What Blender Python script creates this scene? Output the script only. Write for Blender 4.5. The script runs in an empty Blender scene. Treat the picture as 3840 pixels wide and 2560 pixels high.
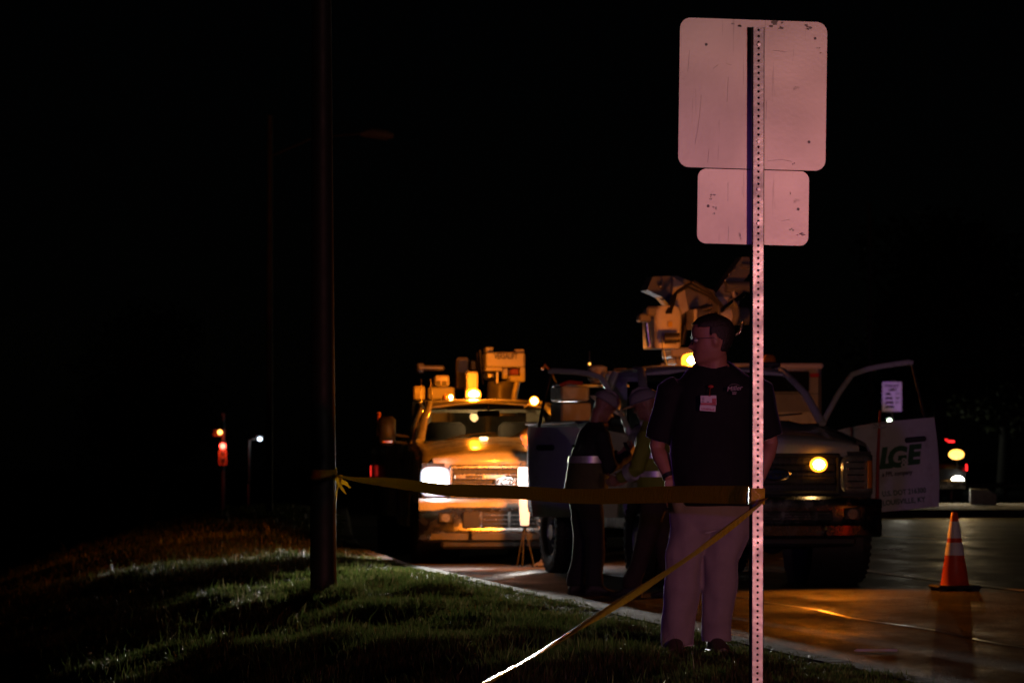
import bpy, bmesh, math, random
import numpy as np
from mathutils import Vector, Matrix, Euler, noise as mnoise

R = math.radians
random.seed(7)
rng = np.random.default_rng(7)
scene = bpy.context.scene
C = scene.collection

# ------------------------------------------------------------------ camera
CAM_H = 1.19
FPX = 14400.0                      # focal length in photograph pixels (135 mm on 36 mm)
cam_d = bpy.data.cameras.new('camera')
cam = bpy.data.objects.new('camera', cam_d); C.objects.link(cam)
cam.location = (0, 0, CAM_H)
cam.rotation_euler = (R(90) + math.atan(440 / FPX), 0, 0)
cam_d.lens = 135; cam_d.sensor_width = 36; cam_d.sensor_fit = 'HORIZONTAL'
cam_d.clip_start = 0.5; cam_d.clip_end = 2000
cam_d.dof.use_dof = True; cam_d.dof.focus_distance = 19.0; cam_d.dof.aperture_fstop = 7.1
cam_d.dof.aperture_blades = 7
scene.camera = cam

# ------------------------------------------------------------------ sky and moon
MOON_EL, MOON_ROT = 35.0, 200.0
world = bpy.data.worlds.new('World'); scene.world = world; world.use_nodes = True
wn = world.node_tree.nodes; wl = world.node_tree.links
sky = wn.new('ShaderNodeTexSky'); sky.sky_type = 'NISHITA'; sky.sun_disc = False
sky.sun_elevation = R(MOON_EL); sky.sun_rotation = R(MOON_ROT)
wl.new(sky.outputs['Color'], wn['Background'].inputs['Color'])
wn['Background'].inputs['Strength'].default_value = 0.00006
moon_d = bpy.data.lights.new('sun', 'SUN'); moon_d.energy = 0.0008; moon_d.angle = R(0.5); moon_d.color = (1, .95, .88)
moon = bpy.data.objects.new('sun', moon_d); C.objects.link(moon)
moon.rotation_euler = (R(90 - MOON_EL), 0, R(180 - MOON_ROT))

scene.view_settings.view_transform = 'Standard'
scene.view_settings.look = 'None'
scene.view_settings.exposure = 0.0
scene.view_settings.gamma = 1.0
scene.view_settings.use_curve_mapping = False
scene.cycles.use_denoising = True
scene.cycles.max_bounces = 6
scene.cycles.diffuse_bounces = 3
scene.cycles.glossy_bounces = 3
scene.cycles.transmission_bounces = 5
scene.cycles.volume_bounces = 0
scene.cycles.sample_clamp_indirect = 3.0
scene.cycles.sample_clamp_direct = 0.0
scene.cycles.use_light_tree = True
scene.cycles.caustics_reflective = False
scene.cycles.caustics_refractive = False
scene.cycles.blur_glossy = 0.5

# ------------------------------------------------------------------ helpers
def at(u, v, D):
    """a photograph pixel at a chosen real distance -> a point in the place"""
    return Vector(((u - 1920) / FPX * D, D, CAM_H + (1720 - v) / FPX * D))

def V(*a): return Vector(a)

class MB:
    def __init__(s): s.v = []; s.f = []
    def add(s, vs, fs, M=None):
        o = len(s.v)
        s.v += [tuple(M @ Vector(p)) if M is not None else tuple(p) for p in vs]
        s.f += [tuple(i + o for i in f) for f in fs]
        return s
    def box(s, c, size, rot=None, b=0.0, M=None):
        """chamfered box"""
        hx, hy, hz = [k / 2 for k in size]
        T = Matrix.Translation(Vector(c))
        if rot is not None: T = T @ Euler(rot).to_matrix().to_4x4()
        if M is not None: T = M @ T
        b = min(b, hx * .9, hy * .9, hz * .9)
        if b <= 0:
            vs = [(x * hx, y * hy, z * hz) for x in (-1, 1) for y in (-1, 1) for z in (-1, 1)]
            fs = [(0, 1, 3, 2), (4, 6, 7, 5), (0, 4, 5, 1), (2, 3, 7, 6), (0, 2, 6, 4), (1, 5, 7, 3)]
            return s.add(vs, fs, T)
        vs, idx = [], {}
        for x in (-1, 1):
            for y in (-1, 1):
                for z in (-1, 1):
                    for k in range(3):
                        p = [x * hx, y * hy, z * hz]
                        for a in range(3):
                            if a != k: p[a] -= (x, y, z)[a] * b
                        idx[(x, y, z, k)] = len(vs); vs.append(p)
        fs = []
        for k in range(3):
            a, c2 = (k + 1) % 3, (k + 2) % 3
            for sg in (-1, 1):
                q = []
                for (m, n) in ((-1, -1), (1, -1), (1, 1), (-1, 1)):
                    t = [0, 0, 0]; t[k] = sg; t[a] = m; t[c2] = n
                    q.append(idx[(*t, k)])
                fs.append(tuple(q if sg > 0 else q[::-1]))
        for k in range(3):
            a, c2 = (k + 1) % 3, (k + 2) % 3
            for m in (-1, 1):
                for n in (-1, 1):
                    t0 = [0, 0, 0]; t1 = [0, 0, 0]
                    t0[k] = -1; t1[k] = 1
                    for t in (t0, t1): t[a] = m; t[c2] = n
                    q = (idx[(*t0, a)], idx[(*t1, a)], idx[(*t1, c2)], idx[(*t0, c2)])
                    fs.append(q if m * n > 0 else q[::-1])
        for x in (-1, 1):
            for y in (-1, 1):
                for z in (-1, 1):
                    q = tuple(idx[(x, y, z, k)] for k in range(3))
                    fs.append(q if x * y * z > 0 else q[::-1])
        return s.add(vs, fs, T)
    def loft(s, rings, closed=True, caps=True, M=None):
        n = len(rings[0]); vs = [p for r in rings for p in r]; fs = []
        m = n if closed else n - 1
        for i in range(len(rings) - 1):
            for j in range(m):
                k = (j + 1) % n
                fs.append((i * n + j, i * n + k, (i + 1) * n + k, (i + 1) * n + j))
        if caps and closed:
            fs.append(tuple(range(n))[::-1]); fs.append(tuple((len(rings) - 1) * n + j for j in range(n)))
        return s.add(vs, fs, M)
    def tube(s, pts, rad, n=10, flat=1.0, M=None, up=None):
        pts = [Vector(p) for p in pts]
        if not hasattr(rad, '__len__'): rad = [rad] * len(pts)
        rings = []; prev = None
        for i, p in enumerate(pts):
            t = (pts[min(i + 1, len(pts) - 1)] - pts[max(i - 1, 0)]).normalized()
            if prev is None:
                u0 = Vector(up) if up is not None else (Vector((0, 0, 1)) if abs(t.z) < .9 else Vector((0, 1, 0)))
            else: u0 = prev
            a = (u0 - t * u0.dot(t)).normalized(); b = t.cross(a); prev = a
            r = rad[i]
            ra, rb = (r if hasattr(r, '__len__') else (r, r * flat))
            rings.append([p + a * (ra * math.cos(2 * math.pi * j / n)) + b * (rb * math.sin(2 * math.pi * j / n)) for j in range(n)])
        return s.loft(rings, M=M)
    def cyl(s, p0, p1, r, r1=None, n=16, M=None):
        return s.tube([p0, p1], [r, r if r1 is None else r1], n, M=M)
    def lathe(s, prof, n=24, axis='z', c=(0, 0, 0), M=None, caps=True):
        rings = []
        for r, h in prof:
            ring = []
            for j in range(n):
                a = 2 * math.pi * j / n
                x, y = r * math.cos(a), r * math.sin(a)
                p = {'z': (x, y, h), 'x': (h, x, y), 'y': (y, h, x)}[axis]
                ring.append((p[0] + c[0], p[1] + c[1], p[2] + c[2]))
            rings.append(ring)
        return s.loft(rings, caps=caps, M=M)
    def prism(s, poly, d0, d1, axis='y', M=None):
        def pt(a, b, d): return {'y': (a, d, b), 'x': (d, a, b), 'z': (a, b, d)}[axis]
        return s.loft([[pt(a, b, d0) for a, b in poly], [pt(a, b, d1) for a, b in poly]], M=M)
    def sphere(s, c, r, n=16, m=10, M=None):
        rr = r if hasattr(r, '__len__') else (r, r, r)
        rings = []
        for i in range(m + 1):
            th = math.pi * i / m; th = min(max(th, .02), math.pi - .02)
            rings.append([(c[0] + rr[0] * math.sin(th) * math.cos(2 * math.pi * j / n),
                           c[1] + rr[1] * math.sin(th) * math.sin(2 * math.pi * j / n),
                           c[2] - rr[2] * math.cos(th)) for j in range(n)])
        return s.loft(rings, M=M)
    def build(s, name, mat, parent=None, smooth=None, M=None):
        me = bpy.data.meshes.new(name)
        me.from_pydata(s.v, [], s.f)
        bm = bmesh.new(); bm.from_mesh(me)
        bmesh.ops.recalc_face_normals(bm, faces=bm.faces)
        bm.to_mesh(me); bm.free()
        me.materials.append(mat)
        if smooth is not None:
            me.shade_smooth(); 
            if smooth < 180: me.set_sharp_from_angle(angle=R(smooth))
        o = bpy.data.objects.new(name, me); C.objects.link(o)
        if parent is not None: o.parent = parent
        if M is not None: o.matrix_local = M
        return o

def empty(name, loc=(0, 0, 0), rz=0.0, parent=None):
    o = bpy.data.objects.new(name, None); C.objects.link(o)
    o.location = loc; o.rotation_euler = (0, 0, rz); o.empty_display_size = .2
    if parent is not None: o.parent = parent
    return o

def tag(o, label, cat, group=None):
    o['label'] = label; o['category'] = cat
    if group: o['group'] = group
    return o

def struct(o, kind='structure'):
    o['kind'] = kind; return o

def text(body, name, mat, parent, M, size=.1, shear=0.0, ext=.0012, align='CENTER', xs=1.0, bold=0.0):
    cu = bpy.data.curves.new('t', 'FONT'); cu.body = body; cu.size = size; cu.shear = shear
    cu.extrude = ext; cu.align_x = align; cu.align_y = 'CENTER'; cu.offset = bold; cu.resolution_u = 3
    o = bpy.data.objects.new('t', cu); C.objects.link(o)
    dg = bpy.context.evaluated_depsgraph_get()
    me = bpy.data.meshes.new_from_object(o.evaluated_get(dg))
    bpy.data.objects.remove(o); bpy.data.curves.remove(cu)
    for v in me.vertices: v.co.x *= xs
    me.materials.clear(); me.materials.append(mat)
    q = bpy.data.objects.new(name, me); C.objects.link(q); q.parent = parent; q.matrix_local = M
    return q

def face_m(loc, rz=0.0, tilt=0.0):
    """text frame: reads when seen looking along +y (from the camera)"""
    return Matrix.Translation(Vector(loc)) @ Euler((0, 0, rz)).to_matrix().to_4x4() @ Euler((R(90), 0, 0)).to_matrix().to_4x4() @ Euler((0, 0, tilt)).to_matrix().to_4x4()

def point(name, loc, power, col, parent=None, r=.05):
    d = bpy.data.lights.new(name, 'POINT'); d.energy = power; d.color = col; d.shadow_soft_size = r
    o = bpy.data.objects.new(name, d); C.objects.link(o); o.location = loc
    if parent is not None: o.parent = parent
    return o

def spot(name, loc, direc, power, col, angle=60, blend=.6, parent=None, r=.06):
    d = bpy.data.lights.new(name, 'SPOT'); d.energy = power; d.color = col; d.shadow_soft_size = r
    d.spot_size = R(angle); d.spot_blend = blend
    o = bpy.data.objects.new(name, d); C.objects.link(o); o.location = loc
    o.rotation_euler = Vector(direc).to_track_quat('-Z', 'Y').to_euler()
    if parent is not None: o.parent = parent
    return o

# ------------------------------------------------------------------ materials
MATS = {}
def mat(name, col, rough=.5, metal=0.0, var=0.0, scale=8.0, bump=0.0, bscale=60.0, spec=.5,
        emit=None, estr=0.0, trans=0.0, coat=0.0, dirt=None, dscale=2.0, rvar=0.0, sheen=0.0):
    if name in MATS: return MATS[name]
    m = bpy.data.materials.new(name); m.use_nodes = True
    nt = m.node_tree; N = nt.nodes; L = nt.links; b = N['Principled BSDF']
    b.inputs['Base Color'].default_value = (*col, 1)
    b.inputs['Roughness'].default_value = rough; b.inputs['Metallic'].default_value = metal
    b.inputs['Specular IOR Level'].default_value = spec
    if trans: b.inputs['Transmission Weight'].default_value = trans
    if coat: b.inputs['Coat Weight'].default_value = coat; b.inputs['Coat Roughness'].default_value = .08
    if sheen: b.inputs['Sheen Weight'].default_value = sheen; b.inputs['Sheen Roughness'].default_value = .2
    if emit: b.inputs['Emission Color'].default_value = (*emit, 1); b.inputs['Emission Strength'].default_value = estr
    tc = N.new('ShaderNodeTexCoord'); src = tc.outputs['Object']
    if var or rvar or dirt:
        n = N.new('ShaderNodeTexNoise'); n.inputs['Scale'].default_value = scale; n.inputs['Detail'].default_value = 6
        n.inputs['Roughness'].default_value = .6
        L.new(src, n.inputs['Vector'])
        cur = None
        if var:
            r = N.new('ShaderNodeValToRGB')
            r.color_ramp.elements[0].position = .3; r.color_ramp.elements[1].position = .7
            r.color_ramp.elements[0].color = (*[c * (1 - var) for c in col], 1)
            r.color_ramp.elements[1].color = (*[min(1, c * (1 + var)) for c in col], 1)
            L.new(n.outputs['Fac'], r.inputs['Fac']); cur = r.outputs['Color']
        if dirt:
            n2 = N.new('ShaderNodeTexNoise'); n2.inputs['Scale'].default_value = dscale; n2.inputs['Detail'].default_value = 8
            n2.inputs['Roughness'].default_value = .7
            L.new(src, n2.inputs['Vector'])
            r2 = N.new('ShaderNodeValToRGB'); r2.color_ramp.elements[0].position = .5; r2.color_ramp.elements[1].position = .72
            L.new(n2.outputs['Fac'], r2.inputs['Fac'])
            mx = N.new('ShaderNodeMix'); mx.data_type = 'RGBA'
            L.new(r2.outputs['Color'], mx.inputs['Factor'])
            if cur is not None: L.new(cur, mx.inputs['A'])
            else: mx.inputs['A'].default_value = (*col, 1)
            mx.inputs['B'].default_value = (*dirt, 1)
            cur = mx.outputs['Result']
        if cur is not None: L.new(cur, b.inputs['Base Color'])
        if rvar:
            mr = N.new('ShaderNodeMapRange'); mr.inputs['To Min'].default_value = max(0.02, rough - rvar); mr.inputs['To Max'].default_value = min(1, rough + rvar)
            mr.inputs['From Min'].default_value = .3; mr.inputs['From Max'].default_value = .7
            L.new(n.outputs['Fac'], mr.inputs['Value']); L.new(mr.outputs['Result'], b.inputs['Roughness'])
    if bump:
        nb = N.new('ShaderNodeTexNoise'); nb.inputs['Scale'].default_value = bscale; nb.inputs['Detail'].default_value = 4
        L.new(src, nb.inputs['Vector'])
        bp = N.new('ShaderNodeBump'); bp.inputs['Strength'].default_value = bump; bp.inputs['Distance'].default_value = .01
        L.new(nb.outputs['Fac'], bp.inputs['Height']); L.new(bp.outputs['Normal'], b.inputs['Normal'])
    MATS[name] = m
    return m

AMBER = (1.0, .22, .006)
white_paint = mat('white_paint', (.72, .72, .70), .28, var=.05, scale=3, coat=.5, dirt=(.45, .42, .37), dscale=3, rvar=.08)
grey_paint = mat('grey_paint', (.16, .16, .165), .35, var=.1, coat=.4, dirt=(.2, .18, .15), dscale=4)
body_white = mat('body_white', (.66, .66, .64), .42, var=.08, scale=5, dirt=(.36, .33, .29), dscale=4, rvar=.1)
black_plastic = mat('black_plastic', (.022, .022, .024), .5, var=.2, scale=20, bump=.15, bscale=200)
chrome = mat('chrome', (.75, .75, .76), .14, metal=1.0, rvar=.08, scale=14)
dark_chrome = mat('dark_chrome', (.28, .28, .29), .25, metal=1.0, rvar=.1, scale=10)
rubber = mat('rubber', (.018, .018, .018), .75, var=.3, scale=20, bump=.4, bscale=40)
steel = mat('steel', (.42, .42, .43), .4, metal=1.0, rvar=.15, scale=12)
dark_steel = mat('dark_steel', (.08, .08, .085), .5, metal=.7, var=.2)
hyd_black = mat('hydraulic_black', (.025, .025, .027), .45, var=.2)
fiber_white = mat('fiberglass_white', (.52, .50, .45), .38, var=.06, scale=6, dirt=(.4, .36, .3), dscale=3)
glass = mat('window_glass', (.85, .9, .9), .03, trans=.0, spec=.6)
def make_glass(m, tint, op):
    nt = m.node_tree; N = nt.nodes; L = nt.links; N.clear()
    out = N.new('ShaderNodeOutputMaterial'); mx = N.new('ShaderNodeMixShader'); tr = N.new('ShaderNodeBsdfTransparent')
    gl = N.new('ShaderNodeBsdfGlossy'); gl.inputs['Roughness'].default_value = .04
    tr.inputs['Color'].default_value = (*tint, 1)
    fr = N.new('ShaderNodeFresnel'); fr.inputs['IOR'].default_value = 1.5
    ad = N.new('ShaderNodeMath'); ad.operation = 'ADD'; ad.inputs[1].default_value = op
    L.new(fr.outputs['Fac'], ad.inputs[0]); L.new(ad.outputs[0], mx.inputs['Fac'])
    L.new(tr.outputs[0], mx.inputs[1]); L.new(gl.outputs[0], mx.inputs[2]); L.new(mx.outputs[0], out.inputs['Surface'])
make_glass(glass, (.8, .86, .84), .02)
seat_mat = mat('seat_cloth', (.05, .05, .055), .85, var=.2, scale=30, sheen=.3)
interior_mat = mat('cab_interior', (.06, .058, .055), .7, var=.1)
headlight_glow = mat('headlight_glow', (.6, .62, .66), .15, emit=(.75, .82, 1), estr=.9)
headlight_on = mat('headlight_on', (1, 1, 1), .2, emit=(.93, .97, 1), estr=30)
beacon_on = mat('beacon_on', (1, .4, .05), .2, emit=(1, .30, .015), estr=5)
bulb_hot = mat('bulb_hot', (1, .7, .3), .2, emit=(1, .62, .2), estr=70)
beacon_off = mat('amber_lens', (.7, .22, .02), .15, coat=1)
strobe_on = mat('strobe_on', (1, .5, .1), .2, emit=(1, .45, .06), estr=60)
lens_clear = mat('headlight_lens', (.55, .55, .56), .08, metal=.6, var=.3, scale=40, bump=.6, bscale=30, coat=1)
red_lens = mat('red_lens', (.5, .02, .02), .15, coat=1)
letter_black = mat('letter_black', (.02, .02, .02), .5)
letter_green = mat('letter_green', (.006, .10, .02), .5)
emblem_blue = mat('emblem_blue', (.01, .03, .12), .25, coat=1)

# ------------------------------------------------------------------ ground shapes
KP = [(5.97, -8.0), (2.05, 18.3), (-1.06, 39.2), (-1.8, 46), (-2.35, 56), (-3.2, 75), (-3.75, 87), (-4.5, 98)]
KPx = np.array([p[0] for p in KP]); KPd = np.array([p[1] for p in KP])
def kerb_x(D): return np.interp(D, KPd, KPx)
def sm(a, b, x):
    t = np.clip((x - a) / (b - a), 0, 1); return t * t * (3 - 2 * t)
def verge_z(X, D):
    X = np.asarray(X, float); D = np.asarray(D, float)
    d = kerb_x(D) - X
    z = .125 + .16 * sm(36, 60, D) * sm(0, 1.3, d) - .06 * np.maximum(0, d - 1) ** 1.9 * sm(8, 20, D)
    z = z + sm(.2, .8, d) * (.022 * np.sin(X * 3.1 + D * 1.3) + .02 * np.sin(D * 2.3 - X * 1.7) + .03 * np.sin(D * .9 + X * .6) + .008 * np.sin(D * 6.1 + X * 4.3))
    z = z - sm(70, 92, D) * 1.2 * sm(.3, 2.5, d)
    return np.maximum(z, -3.0 - .01 * d)

def ground_material(name, c0, c1, rough, scale, bump, bscale):
    m = mat(name, c0, rough)
    nt = m.node_tree; N = nt.nodes; L = nt.links; b = N['Principled BSDF']; tc = N['Texture Coordinate']
    n = N.new('ShaderNodeTexNoise'); n.inputs['Scale'].default_value = scale; n.inputs['Detail'].default_value = 10; n.inputs['Roughness'].default_value = .7
    L.new(tc.outputs['Object'], n.inputs['Vector'])
    r = N.new('ShaderNodeValToRGB'); r.color_ramp.elements[0].position = .32; r.color_ramp.elements[1].position = .68
    r.color_ramp.elements[0].color = (*c0, 1); r.color_ramp.elements[1].color = (*c1, 1)
    L.new(n.outputs['Fac'], r.inputs['Fac']); L.new(r.outputs['Color'], b.inputs['Base Color'])
    n2 = N.new('ShaderNodeTexNoise'); n2.inputs['Scale'].default_value = bscale; n2.inputs['Detail'].default_value = 6
    L.new(tc.outputs['Object'], n2.inputs['Vector'])
    bp = N.new('ShaderNodeBump'); bp.inputs['Strength'].default_value = bump; bp.inputs['Distance'].default_value = .02
    L.new(n2.outputs['Fac'], bp.inputs['Height']); L.new(bp.outputs['Normal'], b.inputs['Normal'])
    return m

soil = ground_material('soil_turf', (.012, .016, .006), (.035, .04, .014), .9, 14, .6, 60)

def asphalt_material():
    m = ground_material('wet_asphalt', (.028, .027, .026), (.06, .057, .053), .4, 9, 1.0, 22)
    nt = m.node_tree; N = nt.nodes; L = nt.links; b = N['Principled BSDF']; tc = N['Texture Coordinate']
    # wet film: long streaks of smoother and rougher road along the lane
    mp = N.new('ShaderNodeMapping'); mp.inputs['Rotation'].default_value = (0, 0, R(-8.5)); mp.inputs['Scale'].default_value = (1.1, .35, 1)
    L.new(tc.outputs['Object'], mp.inputs['Vector'])
    n = N.new('ShaderNodeTexNoise'); n.inputs['Scale'].default_value = 1.3; n.inputs['Detail'].default_value = 7; n.inputs['Roughness'].default_value = .65
    L.new(mp.outputs['Vector'], n.inputs['Vector'])
    mr = N.new('ShaderNodeMapRange'); mr.inputs['From Min'].default_value = .3; mr.inputs['From Max'].default_value = .7
    mr.inputs['To Min'].default_value = .36; mr.inputs['To Max'].default_value = .84; b.inputs['Specular IOR Level'].default_value = .25
    L.new(n.outputs['Fac'], mr.inputs['Value']); L.new(mr.outputs['Result'], b.inputs['Roughness'])
    # aggregate stones
    vo = N.new('ShaderNodeTexVoronoi'); vo.inputs['Scale'].default_value = 70
    L.new(tc.outputs['Object'], vo.inputs['Vector'])
    old = [k for k in N if k.type == 'BUMP'][0]
    b2 = N.new('ShaderNodeBump'); b2.inputs['Strength'].default_value = .9; b2.inputs['Distance'].default_value = .012
    L.new(vo.outputs['Distance'], b2.inputs['Height']); L.new(old.outputs['Normal'], b2.inputs['Normal'])
    for l in list(b.inputs['Normal'].links): L.remove(l)
    L.new(b2.outputs['Normal'], b.inputs['Normal'])
    return m
asphalt = asphalt_material()
concrete = mat('kerb_concrete', (.10, .094, .086), .95, spec=.15, var=.4, scale=9, bump=1.0, bscale=45, dirt=(.035, .03, .022), dscale=6)
line_white = mat('road_line_white', (.55, .54, .5), .55, var=.2, scale=25, dirt=(.08, .08, .075), dscale=18)
line_yellow = mat('road_line_yellow', (.5, .32, .03), .55, var=.2, scale=25, dirt=(.08, .07, .06), dscale=14)

# verge sheet
Ds = np.concatenate([np.arange(-8, 15, 1.0), np.arange(15, 60, .3), np.arange(60, 98.1, 1.0)])
ds = np.concatenate([np.arange(0, 1, .125), np.arange(1, 8, .35), np.array([8, 9, 10, 12, 15, 20, 30, 45, 70, 110, 180])])
GX = kerb_x(Ds)[:, None] - ds[None, :]
GD = np.repeat(Ds[:, None], len(ds), 1)
GZ = verge_z(GX, GD)
m = MB(); n = len(ds)
m.v = [tuple(p) for p in np.stack([GX, GD, GZ], -1).reshape(-1, 3)]
m.f = [(i * n + j, i * n + j + 1, (i + 1) * n + j + 1, (i + 1) * n + j) for i in range(len(Ds) - 1) for j in range(n - 1)]
struct(m.build('grass_verge', soil, smooth=180))

# far ground reaching the horizon
m = MB(); m.add([(-900, 97.5, -3.2), (-4.6, 97.5, -3.2), (-4.6, 1500, -3.2), (-900, 1500, -3.2)], [(0, 1, 2, 3)])
m.add([(44, -8, -.12), (900, -8, -.12), (900, 1500, -.12), (44, 1500, -.12)], [(0, 1, 2, 3)])
m.add([(-4.6, 240, -.05), (44, 240, -.05), (44, 1500, -.05), (-4.6, 1500, -.05)], [(0, 1, 2, 3)])
struct(m.build('ground', soil))

# road sheet
m = MB(); rd = [-8] + list(np.arange(0, 98, 2.0)) + [98, 240]
kx = [float(kerb_x(min(d, 98))) + .02 for d in rd]
xs = [0, .5, 1, 2, 3, 4, 6, 8, 10, 14, 20, 30]
for i, d in enumerate(rd):
    for k, x in enumerate(xs):
        m.v.append((kx[i] + x + (44 - kx[i] - 30 if k == len(xs) - 1 else 0), d, 0.0))
n = len(xs)
m.f = [(i * n + j, i * n + j + 1, (i + 1) * n + j + 1, (i + 1) * n + j) for i in range(len(rd) - 1) for j in range(n - 1)]
struct(m.build('road', asphalt))

# kerb: cast lengths with open joints
kerb = struct(empty('kerb', (0, 0, 0)))
seg = 3.0; d = 8.0; first = True
while d < 97:
    d1 = min(d + seg, 98); rings = []
    for t in (0, .25, .5, .75, 1):
        dd = d + .008 + (d1 - d - .016) * t; x = float(kerb_x(dd)); j = random.uniform(-.002, .002)
        rings.append([(x - .16, dd, -.2), (x - .16, dd, .134 + j), (x - .03, dd, .137 + j), (x + .0, dd, .127 + j), (x + .02, dd, .1), (x + .04, dd, .002), (x + .04, dd, -.2)])
    b = MB().loft(rings); b.build('kerb_stone', concrete, kerb, smooth=40); d = d1

# painted lines on the road (sheets, 4 mm above)
def strip(name, mt, pts, w, parent=None, z=.004):
    m = MB(); pts = [Vector((p[0], p[1], 0)) for p in pts]; vs = []
    for i, p in enumerate(pts):
        t = (pts[min(i + 1, len(pts) - 1)] - pts[max(i - 1, 0)]).normalized(); nrm = Vector((t.y, -t.x, 0))
        vs += [p - nrm * w / 2 + V(0, 0, z), p + nrm * w / 2 + V(0, 0, z)]
    m.add(vs, [(2 * i, 2 * i + 1, 2 * i + 3, 2 * i + 2) for i in range(len(pts) - 1)])
    return struct(m.build(name, mt))
ls = [(kerb_x(dd) + 5.02, dd) for dd in np.arange(10, 47, 1.0)]
strip('lane_line', line_white, ls, .11)
strip('edge_line', line_yellow, [(5.3, 61), (6.3, 57)], .12)
strip('edge_line', line_yellow, [(6.5, 78.3), (9.0, 77.2), (14, 75.5)], .14)
strip('stop_line', line_white, [(2.75, 40.2), (3.4, 40.5)], .2)
seam = mat('tar_seam', (.012, .012, .012), .3)
strip('tar_seam', seam, [(kerb_x(dd) + 2.1 + .05 * math.sin(dd * 1.7), dd) for dd in np.arange(12, 60, .7)], .05, z=.003)

# far raised island
m = MB(); m.prism([(7.0, -.1), (7.0, .12), (7.1, .15), (30, .15), (30, -.1)], 79, 90)
struct(m.build('median_island', concrete))

# ------------------------------------------------------------------ grass blades
def grass_blades():
    P = []
    def zone(D0, D1, dens, h0, h1, w):
        N = int((D1 - D0) * 12 * dens)
        D = rng.uniform(D0, D1, N); X = rng.uniform(-7.5, 4.5, N)
        k = (X > -D * .1345 - .25) & (X < kerb_x(D) - .10 - .07 * np.sin(D * 5.1) * np.sin(D * 1.9))
        X, D = X[k], D[k]
        clump = np.sin(X * 5.3 + 2 * np.sin(D * 3.1)) * np.sin(D * 4.7 + 2 * np.sin(X * 2.7))
        k = rng.random(len(X)) < .66 + .45 * clump
        X, D, clump = X[k], D[k], clump[k]
        H = rng.uniform(h0, h1, len(X)) * (1 + .5 * clump) * np.where(rng.random(len(X)) < .03, 1.9, 1)
        H = H * (.4 + .6 * sm(.15, 1.0, kerb_x(D) - X))
        P.append((X, D, H, np.full(len(X), w)))
    zone(17.5, 24, 5200, .03, .075, .0045)
    zone(24, 32, 3000, .03, .075, .006)
    zone(32, 45, 1500, .03, .08, .009)
    zone(45, 72, 420, .03, .09, .016)
    X, D, H, Wd = [np.concatenate([p[i] for p in P]) for i in range(4)]
    n = len(X); Z = verge_z(X, D)
    a = rng.uniform(0, 2 * np.pi, n); lean = rng.uniform(.1, .75, n) * H; la = a + rng.uniform(-1, 1, n)
    ca, sa = np.cos(a), np.sin(a); cl, sl = np.cos(la), np.sin(la)
    base = np.stack([X, D, Z - .005], -1); w = Wd / 2
    side = np.stack([-sa * w, ca * w, np.zeros(n)], -1)
    mid = base + np.stack([cl * lean * .3, sl * lean * .3, H * .6], -1)
    tip = base + np.stack([cl * lean, sl * lean, H], -1)
    vs = np.stack([base - side, base + side, mid - side * .8, mid + side * .8, tip], 1).reshape(-1, 3)
    i0 = np.arange(n) * 5
    tri = np.stack([np.stack([i0, i0 + 1, i0 + 3], -1), np.stack([i0, i0 + 3, i0 + 2], -1), np.stack([i0 + 2, i0 + 3, i0 + 4], -1)], 1).reshape(-1, 3)
    me = bpy.data.meshes.new('grass_blades')
    me.vertices.add(len(vs)); me.vertices.foreach_set('co', vs.ravel())
    me.loops.add(tri.size); me.loops.foreach_set('vertex_index', tri.ravel().astype(np.int32))
    me.polygons.add(len(tri)); me.polygons.foreach_set('loop_start', np.arange(0, tri.size, 3, dtype=np.int32))
    me.polygons.foreach_set('loop_total', np.full(len(tri), 3, np.int32))
    me.update(calc_edges=True); me.validate()
    g = bpy.data.materials.new('grass_blade'); g.use_nodes = True
    N = g.node_tree.nodes; L = g.node_tree.links; b = N['Principled BSDF']
    geo = N.new('ShaderNodeNewGeometry'); r = N.new('ShaderNodeValToRGB')
    e = r.color_ramp.elements; e[0].color = (.036, .062, .012, 1); e[1].color = (.10, .105, .028, 1)
    k = e.new(.7); k.color = (.068, .088, .018, 1); k = e.new(.85); k.color = (.17, .13, .055, 1)
    L.new(geo.outputs['Random Per Island'], r.inputs['Fac']); L.new(r.outputs['Color'], b.inputs['Base Color'])
    b.inputs['Roughness'].default_value = .42; b.inputs['Specular IOR Level'].default_value = .5
    tl = N.new('ShaderNodeBsdfTranslucent'); mx = N.new('ShaderNodeMixShader'); mx.inputs[0].default_value = .5
    L.new(r.outputs['Color'], tl.inputs['Color']); L.new(b.outputs[0], mx.inputs[1]); L.new(tl.outputs[0], mx.inputs[2])
    L.new(mx.outputs[0], N['Material Output'].inputs['Surface'])
    me.materials.append(g)
    o = bpy.data.objects.new('grass_blades', me); C.objects.link(o)
    o['kind'] = 'stuff'; o['label'] = 'short uneven green grass growing on the verge beside the kerb'
    return o
grass_blades()

# ------------------------------------------------------------------ trucks
def loc_of(root):
    Mi = root.matrix_basis.inverted()
    return lambda u, v, D: Mi @ at(u, v, D)

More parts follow.
